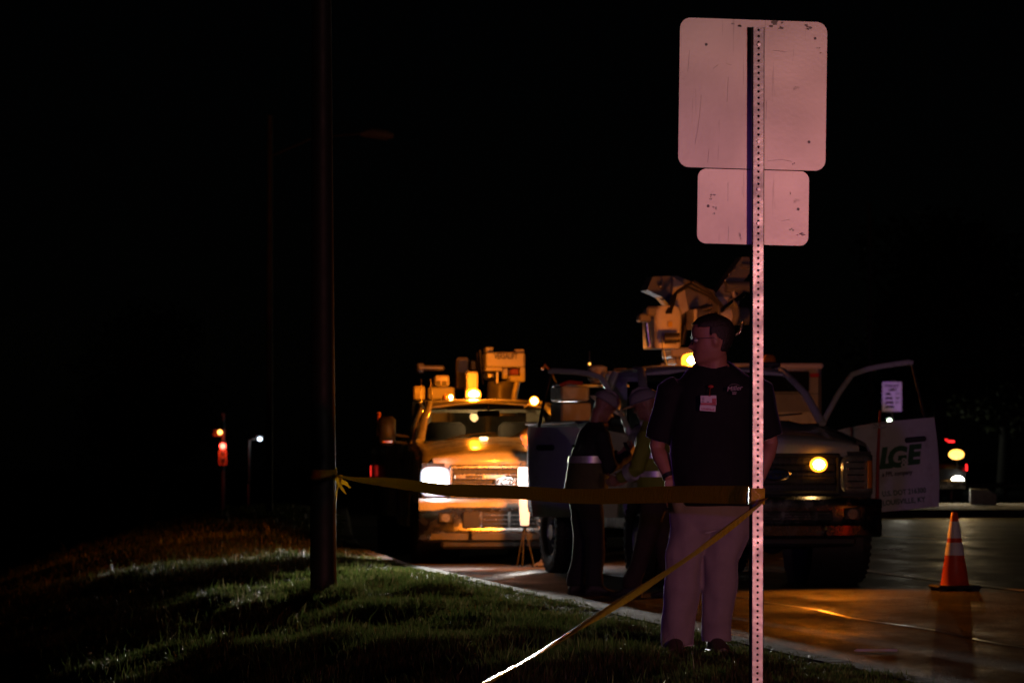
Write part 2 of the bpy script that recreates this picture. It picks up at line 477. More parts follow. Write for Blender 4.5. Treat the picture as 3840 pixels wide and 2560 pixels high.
def make_wheel(parent, x, y, R_, w, sx, dual=False):
    prof = []
    for (r, k) in ((.58, .36), (.64, .46), (.80, .53), (.93, .52), (.985, .44), (1.0, .36), (1.0, -.36), (.985, -.44), (.93, -.52), (.80, -.53), (.64, -.46), (.58, -.36)):
        prof.append((R_ * r, w * k))
    m = MB().lathe(prof, 40, 'x', caps=False)
    # tread blocks and side lugs
    for j in range(36):
        a = 2 * math.pi * j / 36
        T = Matrix.Rotation(a, 4, 'X')
        for k in (-.3, 0, .3):
            m.box((w * k, .012 * (k != 0), R_ * 1.0), (w * .24, R_ * .115, .022), M=T, b=.004)
        for k in (-1, 1):
            m.box((w * .49 * k, 0, R_ * .95), (.022, R_ * .09, .05), M=T, b=.004)
    o = m.build('wheel', rubber, parent, smooth=40); o.location = (x, y, R_ + .005)
    rm = MB()
    rm.lathe([(R_ * .6, -w * .4), (R_ * .6, w * .34), (R_ * .55, w * .36), (R_ * .5, w * .2 if not dual else -.05), (R_ * .22, w * .25 if not dual else -.08), (R_ * .2, w * .42), (R_ * .02, w * .43)], 28, 'x')
    for j in range(8):
        a = 2 * math.pi * j / 8
        rm.cyl((w * .2, R_ * .33 * math.cos(a), R_ * .33 * math.sin(a)), (w * .34, R_ * .33 * math.cos(a), R_ * .33 * math.sin(a)), .016, n=6)
    r_ = rm.build('rim', steel, o, smooth=35)
    if sx < 0: r_.scale.x = -1
    return o

def make_door(root, p, sx, phi, roll, name_label=None, lettering=False):
    W, belt, roof, zb = p['W'], p['belt'], p['roof'], p['sill']
    Ld = 1.19
    d = empty('door', (sx * (W - .005), 1.55, 0), parent=root)
    d.rotation_euler = (0, R(-roll) if False else 0, -sx * phi)
    if roll: d.rotation_euler = (Matrix.Rotation(-sx * phi, 4, 'Z') @ Matrix.Rotation(R(roll), 4, 'X')).to_euler()
    if name_label: d['label'] = name_label
    def bul(z):
        t = (z - zb) / (belt - zb); return -.05 * (1 - t) ** 2 * .6 + .03 * math.sin(math.pi * min(1, t * 1.05)) - .02 * t
    zs = [zb, zb + .03, zb + .15, zb + .3, zb + .45, zb + .6, belt - .12, belt - .03, belt]
    rings = []
    for t, dip in ((0, 0), (.04, 0), (.3, 0), (.55, 0), (.9, 0), (.97, 0), (1, 0)):
        y = Ld * t
        e = .012 if t in (0, 1) else 0
        up = -.075 * max(0, 1 - t / .42)         # belt line dips towards the mirror
        ring = [(sx * (bul(z) - e), y + (.03 * math.sin((z - zb) * 2.2) if t > .9 else 0), z + (up if z > belt - .05 else 0)) for z in zs]
        ring += [(sx * -.11, y, z + (up if z > belt - .05 else 0)) for z in (belt - .01, zb + .02)]
        rings.append(ring)
    sk = MB().loft(rings).build('door_panel', white_paint, d, smooth=35)
    fr = MB()
    xi = lambda z: sx * (bul(belt) - .03 - .17 * (z - belt) / (roof - belt))
    path = [(0.0, belt - .08), (.14, belt + .12), (.28, belt + .30), (.36, belt + .385), (.46, roof - .135), (.62, roof - .095), (.8, roof - .075), (1.06, roof - .06), (1.1, roof - .075)]
    fr.tube([(xi(z), y, z) for y, z in path], .03, 8)
    fr.build('window_frame', white_paint, d, smooth=60)
    rp = MB().tube([(xi(roof - .08), 1.09, roof - .08), (xi(belt + .2), 1.115, belt + .2), (xi(belt), 1.12, belt)], .017, 6)
    rp.build('window_post', black_plastic, d, smooth=60)
    gp = [(xi(z), y, z) for y, z in path] + [(xi(belt), 1.11, belt), (xi(belt - .05), .3, belt - .05)]
    g = MB(); g.add(gp, [tuple(range(len(gp)))]); g.build('window', glass, d)
    hd = MB().box((sx * (bul(belt - .2) + .02), Ld - .2, belt - .2), (.035, .22, .055), b=.015)
    hd.build('handle', black_plastic, d)
    if lettering:
        Rt = Matrix(((0, 0, 1, 0), (1, 0, 0, 0), (0, 1, 0, 0), (0, 0, 0, 1)))
        def tm(y, z, k=.0): return Matrix.Translation((sx * (bul(z) + .006 + k), y + .17, z)) @ Rt
        text('L', 'lettering', letter_green, d, tm(.485, 1.135), .27, .25, bold=.014)
        text('G', 'lettering', letter_green, d, tm(.60, 1.135, .001), .27, .22, bold=.013)
        text('E', 'lettering', letter_green, d, tm(.775, 1.145), .25, .2, bold=.015)
        text('&', 'lettering', mat('letter_white', (.7, .7, .68), .4), d, tm(.685, 1.08, .004), .13, bold=.002)
        text('a PPL company', 'lettering', letter_black, d, tm(.60, .985), .062, .15, bold=.0015, xs=.82)
        text('U.S. DOT 216300', 'lettering', letter_green, d, tm(.66, .795), .072, bold=.0012, xs=.86)
        text('LOUISVILLE, KY', 'lettering', letter_green, d, tm(.655, .705), .072, bold=.0012, xs=.90)
    return d

def make_mirror(root, p, sx, dz=0):
    W, belt = p['W'], p['belt']
    m = MB().tube([(sx * (W - .02), 1.72, belt + .08), (sx * (W + .14), 1.66, belt + .1)], .018, 6)
    m.tube([(sx * (W - .02), 1.72, belt + .0), (sx * (W + .14), 1.66, belt + .02)], .018, 6)
    m.box((sx * (W + .24), 1.66, belt + .15), (.2, .1, .34), b=.04)
    o = m.build('side_mirror', black_plastic, root, smooth=50)
    MB().box((sx * (W + .24), 1.605, belt + .02), (.12, .012, .03), b=.004).build('marker_lens', beacon_off, o)
    return o

def make_cab(root, p):
    W, hf, hc, roof, belt, bt, bb, RW, sill = [p[k] for k in ('W', 'hf', 'hc', 'roof', 'belt', 'bt', 'bb', 'R', 'sill')]
    paint = p['paint']
    AX = .95
    # hood
    rings = []; xs = np.linspace(-1, 1, 17)
    for y, dz, wx in ((0.005, -.125, .93), (0.0, -.10, .94), (.004, -.05, .95), (.02, -.015, .955), (.06, .0, .96), (.2, 0, .97), (.5, 0, .98), (.9, 0, .99), (1.3, 0, 1.0), (1.46, 0, 1.0)):
        k = min(1, y / 1.4); zc = hf + (hc - hf) * (k ** .8)
        ring = []
        for x in xs:
            ax = abs(x)
            z = zc + dz + .035 * (1 - x * x) + (.018 * float(sm(.62, .5, ax)) if False else .016 * (1 - float(sm(.5, .66, ax)))) * min(1, y * 6)
            ring.append((x * (W - .13) * wx, y + .07 * ax ** 3, z - .025 * ax ** 6))
        rings.append(ring)
    MB().loft(rings, closed=False).build('hood', paint, root, smooth=50)
    # fenders
    for sx in (-1, 1):
        rings = []; ra = RW + .075
        for y in np.concatenate([np.linspace(.03, AX - ra, 5), AX + ra * np.sin(np.linspace(-1.5, 1.5, 21)), np.linspace(AX + ra, 1.56, 3)]):
            q = ra * ra - (y - AX) ** 2
            zb = max(sill - .05 if y > AX else bt - .05, (RW + math.sqrt(q)) if q > 0 else 0)
            k = min(1, y / 1.4); zc = hf + (hc - hf) * (k ** .8)
            inset = .09 * max(0, 1 - y / .35) ** 2
            fl = .035 * max(0, 1 - abs(y - AX) / (ra + .15))
            pts = [(W + fl - .05, zb), (W + fl, zb + .004), (W + fl, zb + .04), (W + fl * .4, zb + .09 if zb + .09 < zc - .22 else zc - .22), (W, zc - .2), (W - .012, zc - .1), (W - .05, zc - .04), (W - .1, zc - .018), (W - .15, zc - .012)]
            rings.append([(sx * (a - inset), y, b) for a, b in pts])
        MB().loft(rings, closed=False).build('fender', paint, root, smooth=50)
        # dark wheel well
        MB().lathe([(ra + .02, -.0), (ra + .02, .5)], 24, 'x', caps=False).build('wheel_well', black_plastic, root, smooth=60, M=Matrix.Translation((sx * (W - .27) - .25, AX, RW)))
    # firewall, floor
    MB().box((0, 1.5, (sill + hc) / 2 - .03), (2 * W - .3, .06, hc - sill - .1)).box((0, .5, .72), (1.1, .8, .42)).build('firewall', black_plastic, root)
    MB().box((0, 2.45, sill + .02), (2 * W - .12, 1.75, .1), b=.02).build('cab_floor', black_plastic, root)
    for sx in (-1, 1): MB().box((sx * (W - .02), 2.42, sill - .04), (.06, 1.65, .14), b=.02).build('rocker_panel', paint, root)
    # grille and surround
    g0, g1 = bt + .03, hf - .11
    gm = (g0 + g1) / 2; gh = g1 - g0; gw = .60
    MB().box((0, .07, gm), (1.9, .05, gh + .08)).build('radiator_support', black_plastic, root)
    gr = MB()
    for i in range(9): gr.box((0, .04, g0 + gh * (i + .5) / 9), (2 * gw, .02, gh / 26))
    for i in range(21): gr.box((-gw + 2 * gw * (i + .5) / 21, .042, gm), (.007, .018, gh))
    gr.build('grille', dark_steel, root)
    for k in (-1, 1):
        b = MB(); zc = gm + k * gh * .17
        b.box((0, .012, zc), (2 * gw - .02, .035, gh * .2), b=.012)
        b.build('grille_bar', p['gbar'], root)
        for j in range(3):
            MB().box((-.36 + .36 * j + (.1 if j == 1 else 0), -.01, zc), (.2, .014, gh * .085), b=.003).build('grille_slot', black_plastic, root)
    f = MB()
    f.box((0, .02, g1 + .0), (2 * gw + .08, .05, .045), b=.014).box((0, .02, g0), (2 * gw + .08, .05, .045), b=.014)
    for sx in (-1, 1): f.box((sx * (gw + .02), .02, gm), (.045, .052, gh), b=.014)
    f.build('grille_frame', p['gbar'], root)
    ov = MB(); pr = []
    for r, y in ((1, -.012), (1, -.024), (.94, -.03), (.9, -.026)):
        pr.append([(.145 * r * math.cos(a), y, gm + .058 * (r if r == 1 else r - .06) * math.sin(a)) for a in np.linspace(0, 2 * math.pi, 36, endpoint=False)])
    em = ov.loft(pr).build('emblem', chrome, root, smooth=40)
    ob = MB().loft([[(.125 * math.cos(a), y, gm + .042 * math.sin(a)) for a in np.linspace(0, 2 * math.pi, 32, endpoint=False)] for y in (-.02, -.0305)]).build('emblem_field', emblem_blue, em)
    text('Ford', 'lettering', chrome, em, face_m((0, -.033, gm)), .085, .35, bold=.001, xs=1.15)
    # headlights
    for sx in (-1, 1):
        hl = []
        for y, e in ((.1, 0), (.005, 0), (-.015, .02)):
            pts = []
            for a in np.linspace(0, 2 * math.pi, 24, endpoint=False):
                cx = math.copysign(abs(math.cos(a)) ** .45, math.cos(a)); cz = math.copysign(abs(math.sin(a)) ** .45, math.sin(a))
                xx = .8 + cx * (.165 - e); pts.append((sx * xx, y + .16 * max(0, xx - .72) ** 1.2, gm + cz * (gh * .5 - e)))
            hl.append(pts)
        h = MB().loft(hl).build('headlight', headlight_glow if p['head_on'] else lens_clear, root, smooth=40)
        bz = MB().box((sx * .8, .11, gm), (.37, .06, gh + .06), b=.03).build('headlight_bezel', black_plastic, root)
        if p['head_on']:
            l = MB().loft([[(sx * (.8 + math.copysign(abs(math.cos(a)) ** .7, math.cos(a)) * .14), y, gm + .01 + math.copysign(abs(math.sin(a)) ** .7, math.sin(a)) * .14) for a in np.linspace(0, 2 * math.pi, 20, endpoint=False)] for y in (-.01, -.028)])
            l.build('bulb_lens', headlight_on, h, smooth=40)
            spot('headlight_beam', (sx * .8, -.22, gm + .03), (-.11 if sx < 0 else -.80, -1, .08 if sx < 0 else .1), p['head_power'] * (1 if sx < 0 else .2), (1, .96, .88), 27 if sx < 0 else 68, .35, h, .08)
        else:
            MB().box((sx * .92, -.012, gm), (.045, .02, gh * .75), b=.008).build('turn_lens', beacon_off, h)
            bb_ = MB()
            for q in range(5): bb_.box((sx * .78, -.02, gm - gh * .35 + q * gh * .17), (.17, .012, .012), b=.003)
            bb_.build('reflector_rib', chrome, h)
    # bumper
    rings = []
    for x in np.linspace(-1, 1, 25):
        yo = .11 * abs(x) ** 4 - .02; k = .03 * abs(x) ** 6
        prof = [(-.12, bt - k), (-.15, bt - .025), (-.165, bt - .09), (-.155, bt - .12), (-.15, bb + .14), (-.165, bb + .11), (-.15, bb + .02), (-.11, bb), (.05, bb + .01), (.05, bt - k)]
        rings.append([(x * (W + .0), y + yo, z) for y, z in prof])
    bu = MB().loft(rings).build('bumper', p['bump'], root, smooth=35)
    if p.get('trim'):
        tr_ = []; lo_ = []
        for x in np.linspace(-1, 1, 25):
            yo = .11 * abs(x) ** 4 - .02; dr = .0 if abs(x) < .68 else .035 * min(1, (abs(x) - .68) / .12)
            tr_.append([(x * (W + .004), y + yo, z) for y, z in ((-.10, bt + .006), (-.15, bt - .012), (-.172, bt - .035), (-.175, bt - .085 - dr), (-.166, bt - .095 - dr), (-.10, bt - .09 - dr))])
            lo_.append([(x * (W - .06), y + yo, z) for y, z in ((-.14, bb + .11), (-.178, bb + .09), (-.17, bb + .02), (-.11, bb - .01), (-.08, bb + .1))])
        MB().loft(tr_).build('bumper_cap', p['trim'], bu, smooth=40); MB().loft(lo_).build('valance', grey_paint, bu, smooth=40)
    op = (bt + bb) / 2 + .01; oh = bt - bb - .28
    MB().box((0, -.168, op), (1.02, .03, oh), b=.012).build('bumper_opening', black_plastic, bu)
    sl = MB()
    for k in (-.3, .02, .34): sl.box((k, -.185, op), (.035, .012, oh * .9), b=.003)
    for k in (-.25, 0, .25): sl.box((.1, -.184, op + oh * k), (.78, .01, .014), b=.003)
    sl.build('intake_bar', dark_chrome, bu)
    for sx in (-1, 1):
        MB().box((sx * .7, -.155, op + .02), (.17, .03, .12), b=.02).build('fog_lamp_bezel', black_plastic, bu)
        MB().lathe([(.05, -.18), (.046, -.172), (.0, -.168)], 16, 'y', (sx * .7, 0, op + .02)).build('fog_lamp', lens_clear, bu, smooth=40)
        hk = MB().tube([(sx * .42, -.1, bb + .06), (sx * .42, -.22, bb + .03), (sx * .42, -.25, bb + .075), (sx * .42, -.2, bb + .11), (sx * .42, -.12, bb + .1)], .017, 8)
        hk.build('tow_hook', hyd_black, bu, smooth=60)
    MB().box((0, -.1, bb - .035), (1.5, .1, .1), b=.03).build('air_dam', black_plastic, bu)
    # pillars, roof
    yT, yB = 2.18, 3.25
    for sx in (-1, 1):
        MB().tube([(sx * (W - .13), 1.40, hc), (sx * (W - .20), 1.72, hc + (roof - hc) * .5), (sx * (W - .30), yT, roof - .055), (sx * (W - .31), yT + .25, roof - .04)], [(.035, .05), (.03, .045), (.03, .045), (.03, .05)], 8).build('windshield_pillar', paint, root, smooth=60)
        MB().tube([(sx * (W - .03), yB - .1, belt - .3), (sx * (W - .06), yB - .1, belt), (sx * (W - .28), yB - .1, roof - .06)], [(.09, .04)] * 3, 8).build('rear_pillar', paint, root, smooth=60)
        MB().box((sx * (W - .035), 2.97, (belt + sill) / 2), (.07, .5, belt - sill), b=.02).build('cab_side', paint, root)
    rings = []
    for y, dz in ((yT - .06, -.05), (yT, -.02), (yT + .15, .0), (yT + .6, .012), (yB - .15, .0), (yB, -.05)):
        ring = []
        for x in np.linspace(-1, 1, 15): ring.append((x * (W - .29), y - .05 * x * x * (1 if y < yT + .2 else 0), roof + dz - .05 * abs(x) ** 3.5))
        ring += [(x * (W - .29), y, roof + dz - .075) for x in (1, .3, -.3, -1)]
        rings.append(ring)
    MB().loft(rings).build('roof', paint, root, smooth=50)
    wsr = []
    for t in np.linspace(0, 1, 6):
        wsr.append([(x * (W - .16 - .14 * t), 1.40 + (yT - 1.40) * t - .10 * (1 - x * x) * (1 - .4 * t), hc + .01 + (roof - .06 - hc) * t) for x in np.linspace(-1, 1, 11)])
    MB().loft(wsr, closed=False).build('windshield', glass, root, smooth=180)
    # cowl, wipers
    MB().box((0, 1.41, hc - .01), (2 * W - .34, .12, .03), b=.01).build('cowl', black_plastic, root)
    for x0, x1 in ((-.55, .02), (.1, .68)):
        MB().tube([(x0, 1.36, hc + .02), (x0 + .2, 1.34, hc + .07), (x1, 1.37, hc + .1)], .009, 6).build('wiper', black_plastic, root)
    # back wall with window
    bw = MB(); yb = yB - .03
    bw.box((0, yb, (sill + belt) / 2), (2 * W - .14, .05, belt - sill)).box((0, yb, roof - .1), (2 * W - .6, .05, .1))
    for sx in (-1, 1): bw.box((sx * (W - .3), yb, (belt + roof) / 2 - .03), (.22, .05, roof - belt - .1))
    bw.build('back_wall', paint, root)
    MB().add([(-.62, yb - .01, belt), (.62, yb - .01, belt), (.58, yb - .01, roof - .14), (-.58, yb - .01, roof - .14)], [(0, 1, 2, 3)]).build('rear_window', p.get('rear_glass', glass), root)
    # interior
    rings = []
    for y, z in ((1.46, hc - .02), (1.58, hc + .0), (1.72, hc - .01), (1.8, hc - .07), (1.8, hc - .3)):
        rings.append([(x * (W - .12), y + .02 * math.sin(x * 4), z + (.035 if .25 < x < .75 and 1.5 < y < 1.79 else 0)) for x in np.linspace(-1, 1, 13)])
    MB().loft(rings, closed=False).build('dashboard', interior_mat, root, smooth=60)
    sw = MB(); c = V(.42, 1.95, hc - .08); ax1 = V(1, 0, 0); ax2 = V(0, .35, .94)
    sw.tube([c + ax1 * (.19 * math.cos(a)) + ax2 * (.19 * math.sin(a)) for a in np.linspace(0, 2 * math.pi, 25)], .016, 6)
    sw.tube([c - ax1 * .19, c + ax1 * .19], .02, 6).tube([c, c + V(0, -.2, -.12)], .03, 8)
    sw.build('steering_wheel', black_plastic, root, smooth=60)
    for x in (-.44, .44):
        st = MB()
        st.box((x, 2.5, sill + .42), (.5, .5, .16), b=.06).box((x, 2.78, sill + .8), (.48, .16, .68), rot=(R(-12), 0, 0), b=.06)
        so = st.build('seat', seat_mat, root, smooth=50)
        MB().box((x, 2.86, belt + .17), (.26, .1, .17), rot=(R(-8), 0, 0), b=.045).tube([(x - .06, 2.85, belt), (x - .06, 2.86, belt + .12)], .008, 6).tube([(x + .06, 2.85, belt), (x + .06, 2.86, belt + .12)], .008, 6).build('headrest', seat_mat, so, smooth=50)
    MB().box((0, 1.98, roof - .17), (.27, .03, .07), b=.02).cyl((0, 1.98, roof - .14), (0, 2.05, roof - .07), .012, n=6).build('rear_view_mirror', black_plastic, root, smooth=50)
    if p.get('dome'): point('dome_light', (0, 2.6, roof - .2), p['dome'], (1, .55, .2), root, .05)  # amber fill added to brighten the cab interior, no fitted lamp

def make_chassis(root, p):
    W, RW, ya = p['W'], p['R'], p['rear_axle']
    fr = MB()
    for sx in (-1, 1): fr.box((sx * .42, p['len'] / 2, RW + .2), (.09, p['len'] - .4, .2), b=.01)
    fr.cyl((-W + .2, .95, RW), (W - .2, .95, RW), .05, n=10).cyl((-W + .2, ya, RW), (W - .2, ya, RW), .06, n=10).sphere((0, ya, RW), .19).sphere((.25, .95, RW), .14)
    fr.build('chassis_frame', dark_steel, root, smooth=50)
    wf = p['W'] + p.get('flare', 0)
    for sx in (-1, 1):
        make_wheel(root, sx * (wf - .13), .95, RW, .25, sx)
        make_wheel(root, sx * (p['BW'] - .14), ya, RW, .24, sx, True)
        make_wheel(root, sx * (p['BW'] - .42), ya, RW, .24, sx, True)

def make_utility_body(root, p):
    BW, y0, y1, z0, z1, ya, RW = p['BW'], p['by0'], p['by1'], p['bz0'], p['bz1'], p['rear_axle'], p['R']
    ra = RW + .1; xi = BW - .46
    MB().box((0, (y0 + y1) / 2, z0 + .12), (2 * xi, y1 - y0, .06)).box((0, y0 + .03, (z0 + z1) / 2), (2 * xi, .05, z1 - z0)).build('bed_floor', steel, root)
    for sx in (-1, 1):
        prof = [(y0, z0), (ya - ra, z0)]
        for a in np.linspace(math.pi, 0, 13): prof.append((ya + ra * math.cos(a), max(z0, RW + ra * math.sin(a))))
        prof += [(ya + ra, z0), (y1, z0), (y1, z1 - .03), (y1 - .03, z1), (y0 + .03, z1), (y0, z1 - .03)]
        c = MB().prism(prof, sx * xi, sx * BW, 'x').build('side_cabinet', p['bpaint'], root)
        MB().box((sx * (BW - .22), (y0 + y1) / 2, z1 + .015), (.5, y1 - y0 + .04, .03), b=.008).build('cabinet_lid', steel, c)
        arch = [(sx * (BW + .015), ya + (ra + .005) * math.cos(a), max(z0, RW + (ra + .005) * math.sin(a))) for a in np.linspace(math.pi, 0, 15)]
        MB().tube(arch, .028, 6).build('fender_trim', black_plastic, c, smooth=60)
        spans = [(y0 + .04, ya - ra - .03, z0 + .05, z1 - .05), (ya - ra + .02, ya + ra - .02, RW + ra + .06, z1 - .05), (ya + ra + .03, y1 - .04, z0 + .05, z1 - .05)]
        for a, b, q0, q1 in spans:
            if b - a < .2: continue
            dd = MB().box((sx * (BW + .008), (a + b) / 2, (q0 + q1) / 2), (.02, b - a, q1 - q0), b=.006).build('cabinet_door', p['bpaint'], c)
            MB().box((sx * (BW + .026), (a + b) / 2, q1 - .12), (.02, .1, .06), b=.006).build('latch', chrome, dd)
        # front face hardware
        MB().box((sx * (BW - .2), y0 - .012, (z0 + z1) / 2 + .06), (.34, .02, z1 - z0 - .2), b=.006).build('end_panel', p['bpaint'], c)
    MB().box((0, y1 + .1, z0 + .05), (2 * BW - .1, .22, .12), b=.02).build('rear_bumper', steel, root)

def beacon(root, loc, on, r=.07, h=.12, power=0, name='roof_beacon', col=AMBER, lamp_r=.05):
    m = MB().lathe([(r * 1.15, 0), (r * 1.15, h * .2), (r * 1.0, h * .25)], 20, 'z', loc)
    b = m.build(name, black_plastic, root, smooth=40)
    l = MB().lathe([(r, h * .25), (r, h * .7), (r * .85, h * .9), (r * .5, h), (.005, h * 1.02)], 20, 'z', loc)
    l.build('beacon_lens', beacon_on if on else beacon_off, b, smooth=50)
    if on: MB().sphere((loc[0], loc[1] - r * .55, loc[2] + h * .55), (r * .72, r * .62, h * .36)).build('bulb', bulb_hot, b, smooth=180)
    if power: 
        point('beacon_light', (loc[0], loc[1], loc[2] + h * 1.15 + lamp_r), power, col, b, lamp_r)
    return b

# ---- left truck
t1 = empty('utility_truck', (-.07, 43.6, 0), R(6.0))
tag(t1, 'white utility pickup with glaring headlight and amber roof beacon, parked along the kerb', 'truck', 'utility trucks')
p1 = dict(W=.99, hf=1.21, hc=1.40, roof=1.90, belt=1.37, bt=.735, bb=.26, R=.385, sill=.5, paint=white_paint, gbar=dark_chrome, bump=dark_chrome, trim=white_paint,
          dome=5, head_on=True, head_power=7600, rear_axle=5.0, len=6.2, BW=1.10, by0=3.4, by1=6.1, bz0=.5, bz1=1.45, bpaint=grey_paint, flare=.0)
make_cab(t1, p1); make_chassis(t1, p1); make_utility_body(t1, p1)
for sx in (-1, 1): make_door(t1, p1, sx, 0, 0); make_mirror(t1, p1, sx)
T1 = loc_of(t1)
def part1(u0, v0, u1, v1, D, dep, name, mt, b=.015, parent=None):
    a = T1((u0 + u1) / 2, (v0 + v1) / 2, D); w = (u1 - u0) / FPX * D; h = (v1 - v0) / FPX * D
    return MB().box(a, (w, dep, h), b=b).build(name, mt, parent or t1)
bh = MB().box((.1, 5.3, 1.68), (1.5, .06, .55), b=.01).build('bulkhead', body_white, t1)
MB().box((-.16, 5.2, 1.62), (.06, .1, .42), b=.006).box((.3, 5.2, 1.62), (.06, .1, .42), b=.006).box((.1, 5.18, 1.8), (.62, .1, .05), b=.006).build('bulkhead_frame', fiber_white, bh)
# aerial lift folded above the bed
turret = part1(1815, 1322, 1962, 1378, 47.6, .5, 'turret_housing', fiber_white, .02)
part1(1818, 1302, 1845, 1324, 47.6, .3, 'turret_cap', fiber_white, .01, turret); part1(1925, 1310, 1962, 1324, 47.6, .3, 'turret_cap', fiber_white, .01, turret)
text('VERSALIFT', 'lettering', letter_black, turret, face_m(T1(1889, 1338, 47.6) + V(0, -.256, 0)), .1, 0, bold=.002, xs=.62)
sp = part1(1944, 1378, 1962, 1432, 47.6, .46, 'side_plate', fiber_white, .01)
part1(1905, 1408, 1956, 1432, 47.62, .46, 'gearbox_cover', fiber_white, .015)
part1(1815, 1378, 1878, 1392, 47.62, .4, 'valve_cover', fiber_white, .01)
part1(1816, 1394, 1850, 1424, 47.7, .3, 'hydraulic_motor', steel, .03)
part1(1855, 1392, 1868, 1440, 47.7, .2, 'hydraulic_valve', steel, .01); part1(1882, 1380, 1902, 1420, 47.7, .2, 'hydraulic_valve', fiber_white, .01)
part1(1910, 1384, 1940, 1406, 47.6, .3, 'control_box', mat('red_oxide', (.25, .05, .03), .5), .01)
m = MB().tube([T1(1940, 1432, 47.5), T1(1930, 1470, 47.5), T1(1928, 1500, 47.5)], .035, 8); m.build('support_leg', fiber_white, t1, smooth=60)
MB().cyl(T1(1880, 1560, 48), T1(1880, 1430, 48), .2, .17, 20).build('pedestal', grey_paint, t1, smooth=40)
part1(1745, 1393, 1789, 1500, 47.0, .28, 'boom_stow', fiber_white, .02)
part1(1707, 1340, 1756, 1460, 48.2, .4, 'lift_bucket', fiber_white, .03)
part1(1758, 1350, 1785, 1392, 48.0, .25, 'boom_elbow', hyd_black, .02)
m = MB()
for (a, b, q, r) in ((1788, 1320, 1795, 1400), (1800, 1312, 1806, 1395), (1806, 1390, 1812, 1440), (1796, 1330, 1820, 1345)): m.tube([T1(a, b, 47.8), T1(q, r, 47.8)], .014, 6)
m.build('hydraulic_hose', hyd_black, t1, smooth=60)
part1(1626, 1408, 1680, 1450, 47.4, .4, 'tool_box', fiber_white, .02)
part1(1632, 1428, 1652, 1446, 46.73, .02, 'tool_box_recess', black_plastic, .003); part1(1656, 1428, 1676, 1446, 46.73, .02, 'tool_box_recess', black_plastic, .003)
part1(1600, 1452, 1700, 1500, 47.8, .4, 'tool_crate', body_white, .02)
part1(1562, 1370, 1664, 1390, 48.2, .3, 'ladder_rack', grey_paint, .02); part1(1560, 1362, 1590, 1402, 48.2, .3, 'rack_end', grey_paint, .02)
part1(1547, 1446, 1590, 1499, 47.2, .3, 'parts_bin', fiber_white, .015)
m = MB().tube([T1(1613, 1420, 46.2), T1(1618, 1480, 46.1), T1(1624, 1508, 46.0)], .01, 6); m.build('whip_antenna', steel, t1)
m = MB().tube([T1(1579, 1420, 46.2), T1(1579, 1515, 46.1)], .008, 6); m.build('whip_antenna', steel, t1)
# roof lights
yr = 2.45
def roof_light1(u, v, D, on, r, h, power):
    q = T1(u, v, D); return beacon(t1, (q.x, q.y, p1['roof'] - .005), on, r, h, power)
roof_light1(1775, 1500, 46.2, True, .09, .13, 60)
bb1 = T1(1775, 1500, 46.2)
spot('beacon_side_light', (-1.42, 1.62, p1['belt'] + .2), (-1, 1.75, -.11), 520, AMBER, 56, .8, t1, .04)  # amber fill added for the grass bank; the mirror carries no lamp
roof_light1(1690, 1500, 46.2, True, .03, .07, 0)
roof_light1(1668, 1500, 46.2, False, .03, .06, 0)
q = T1(2003, 1503, 45.3)
m = MB().tube([(q.x - .12, q.y, p1['roof'] - .1), (q.x, q.y, q.z)], .012, 6); bk = m.build('lamp_bracket', black_plastic, t1)
MB().sphere(tuple(q), (.055, .03, .055)).build('marker_lamp', beacon_on, bk, smooth=180)
MB().sphere(tuple(q + V(0, -.015, 0)), (.038, .03, .038)).build('bulb', bulb_hot, bk, smooth=180)
point('marker_light', tuple(q + V(0, -.1, 0)), 15, AMBER, bk, .03)
MB().box(T1(1850, 1505, 46.3), (.3, .12, .03), b=.01).build('light_bar_foot', chrome, t1)
# orange marker post and red side lamp beside the cab
MB().tube([T1(1420, 1640, 47), T1(1420, 1560, 47)], .028, 8).sphere(tuple(T1(1420, 1552, 47)), .03).build('cone_rack_post', beacon_off, t1, smooth=60)
MB().box(T1(1391, 1765, 49), (.012, .05, .14), b=.004).build('side_lamp', mat('red_lamp_on', (.6, .02, .02), .3, emit=(1, .03, .02), estr=1.2), t1)
# fender mirror on a stalk
q = T1(1986, 1770, 43.9)
MB().tube([T1(1988, 1765, 44.2), T1(1986, 1690, 44.2)], .022, 8).sphere(tuple(T1(1985, 1672, 44.2)), (.07, .05, .06)).tube([T1(1972, 1680, 44.2), T1(1972, 1715, 44.1), T1(1980, 1733, 44.1), T1(1988, 1728, 44.1)], .006, 6).build('fender_mirror', black_plastic, t1, smooth=60)

# ---- right truck
t2 = empty('bucket_truck', (2.45, 35.8, 0), R(12.5))
tag(t2, 'white bucket truck with both cab doors open and a folded boom behind the sign post', 'truck', 'utility trucks')
p2 = dict(W=1.02, hf=1.33, hc=1.53, roof=2.12, belt=1.50, bt=.84, bb=.46, R=.42, sill=.62, paint=white_paint, gbar=black_plastic, bump=dark_chrome,
          head_on=False, head_power=0, rear_axle=4.85, rear_glass=mat('dark_glass', (.01, .01, .012), .06), len=5.7, BW=1.06, by0=3.45, by1=5.75, bz0=.62, bz1=1.55, bpaint=body_white, flare=.09)
make_cab(t2, p2); make_chassis(t2, p2); make_utility_body(t2, p2)
make_door(t2, p2, 1, R(90), 5, 'white cab door swung wide open with green lettering', True)
make_door(t2, p2, -1, R(40), 0, 'white cab door ajar behind the worker in the dark jacket')
make_mirror(t2, p2, -1)
T2 = loc_of(t2)
def part2(u0, v0, u1, v1, D, dep, name, mt, b=.015, parent=None, rot=None):
    a = T2((u0 + u1) / 2, (v0 + v1) / 2, D); w = (u1 - u0) / FPX * D; h = (v1 - v0) / FPX * D
    return MB().box(a, (w, dep, h), rot=rot, b=b).build(name, mt, parent or t2)
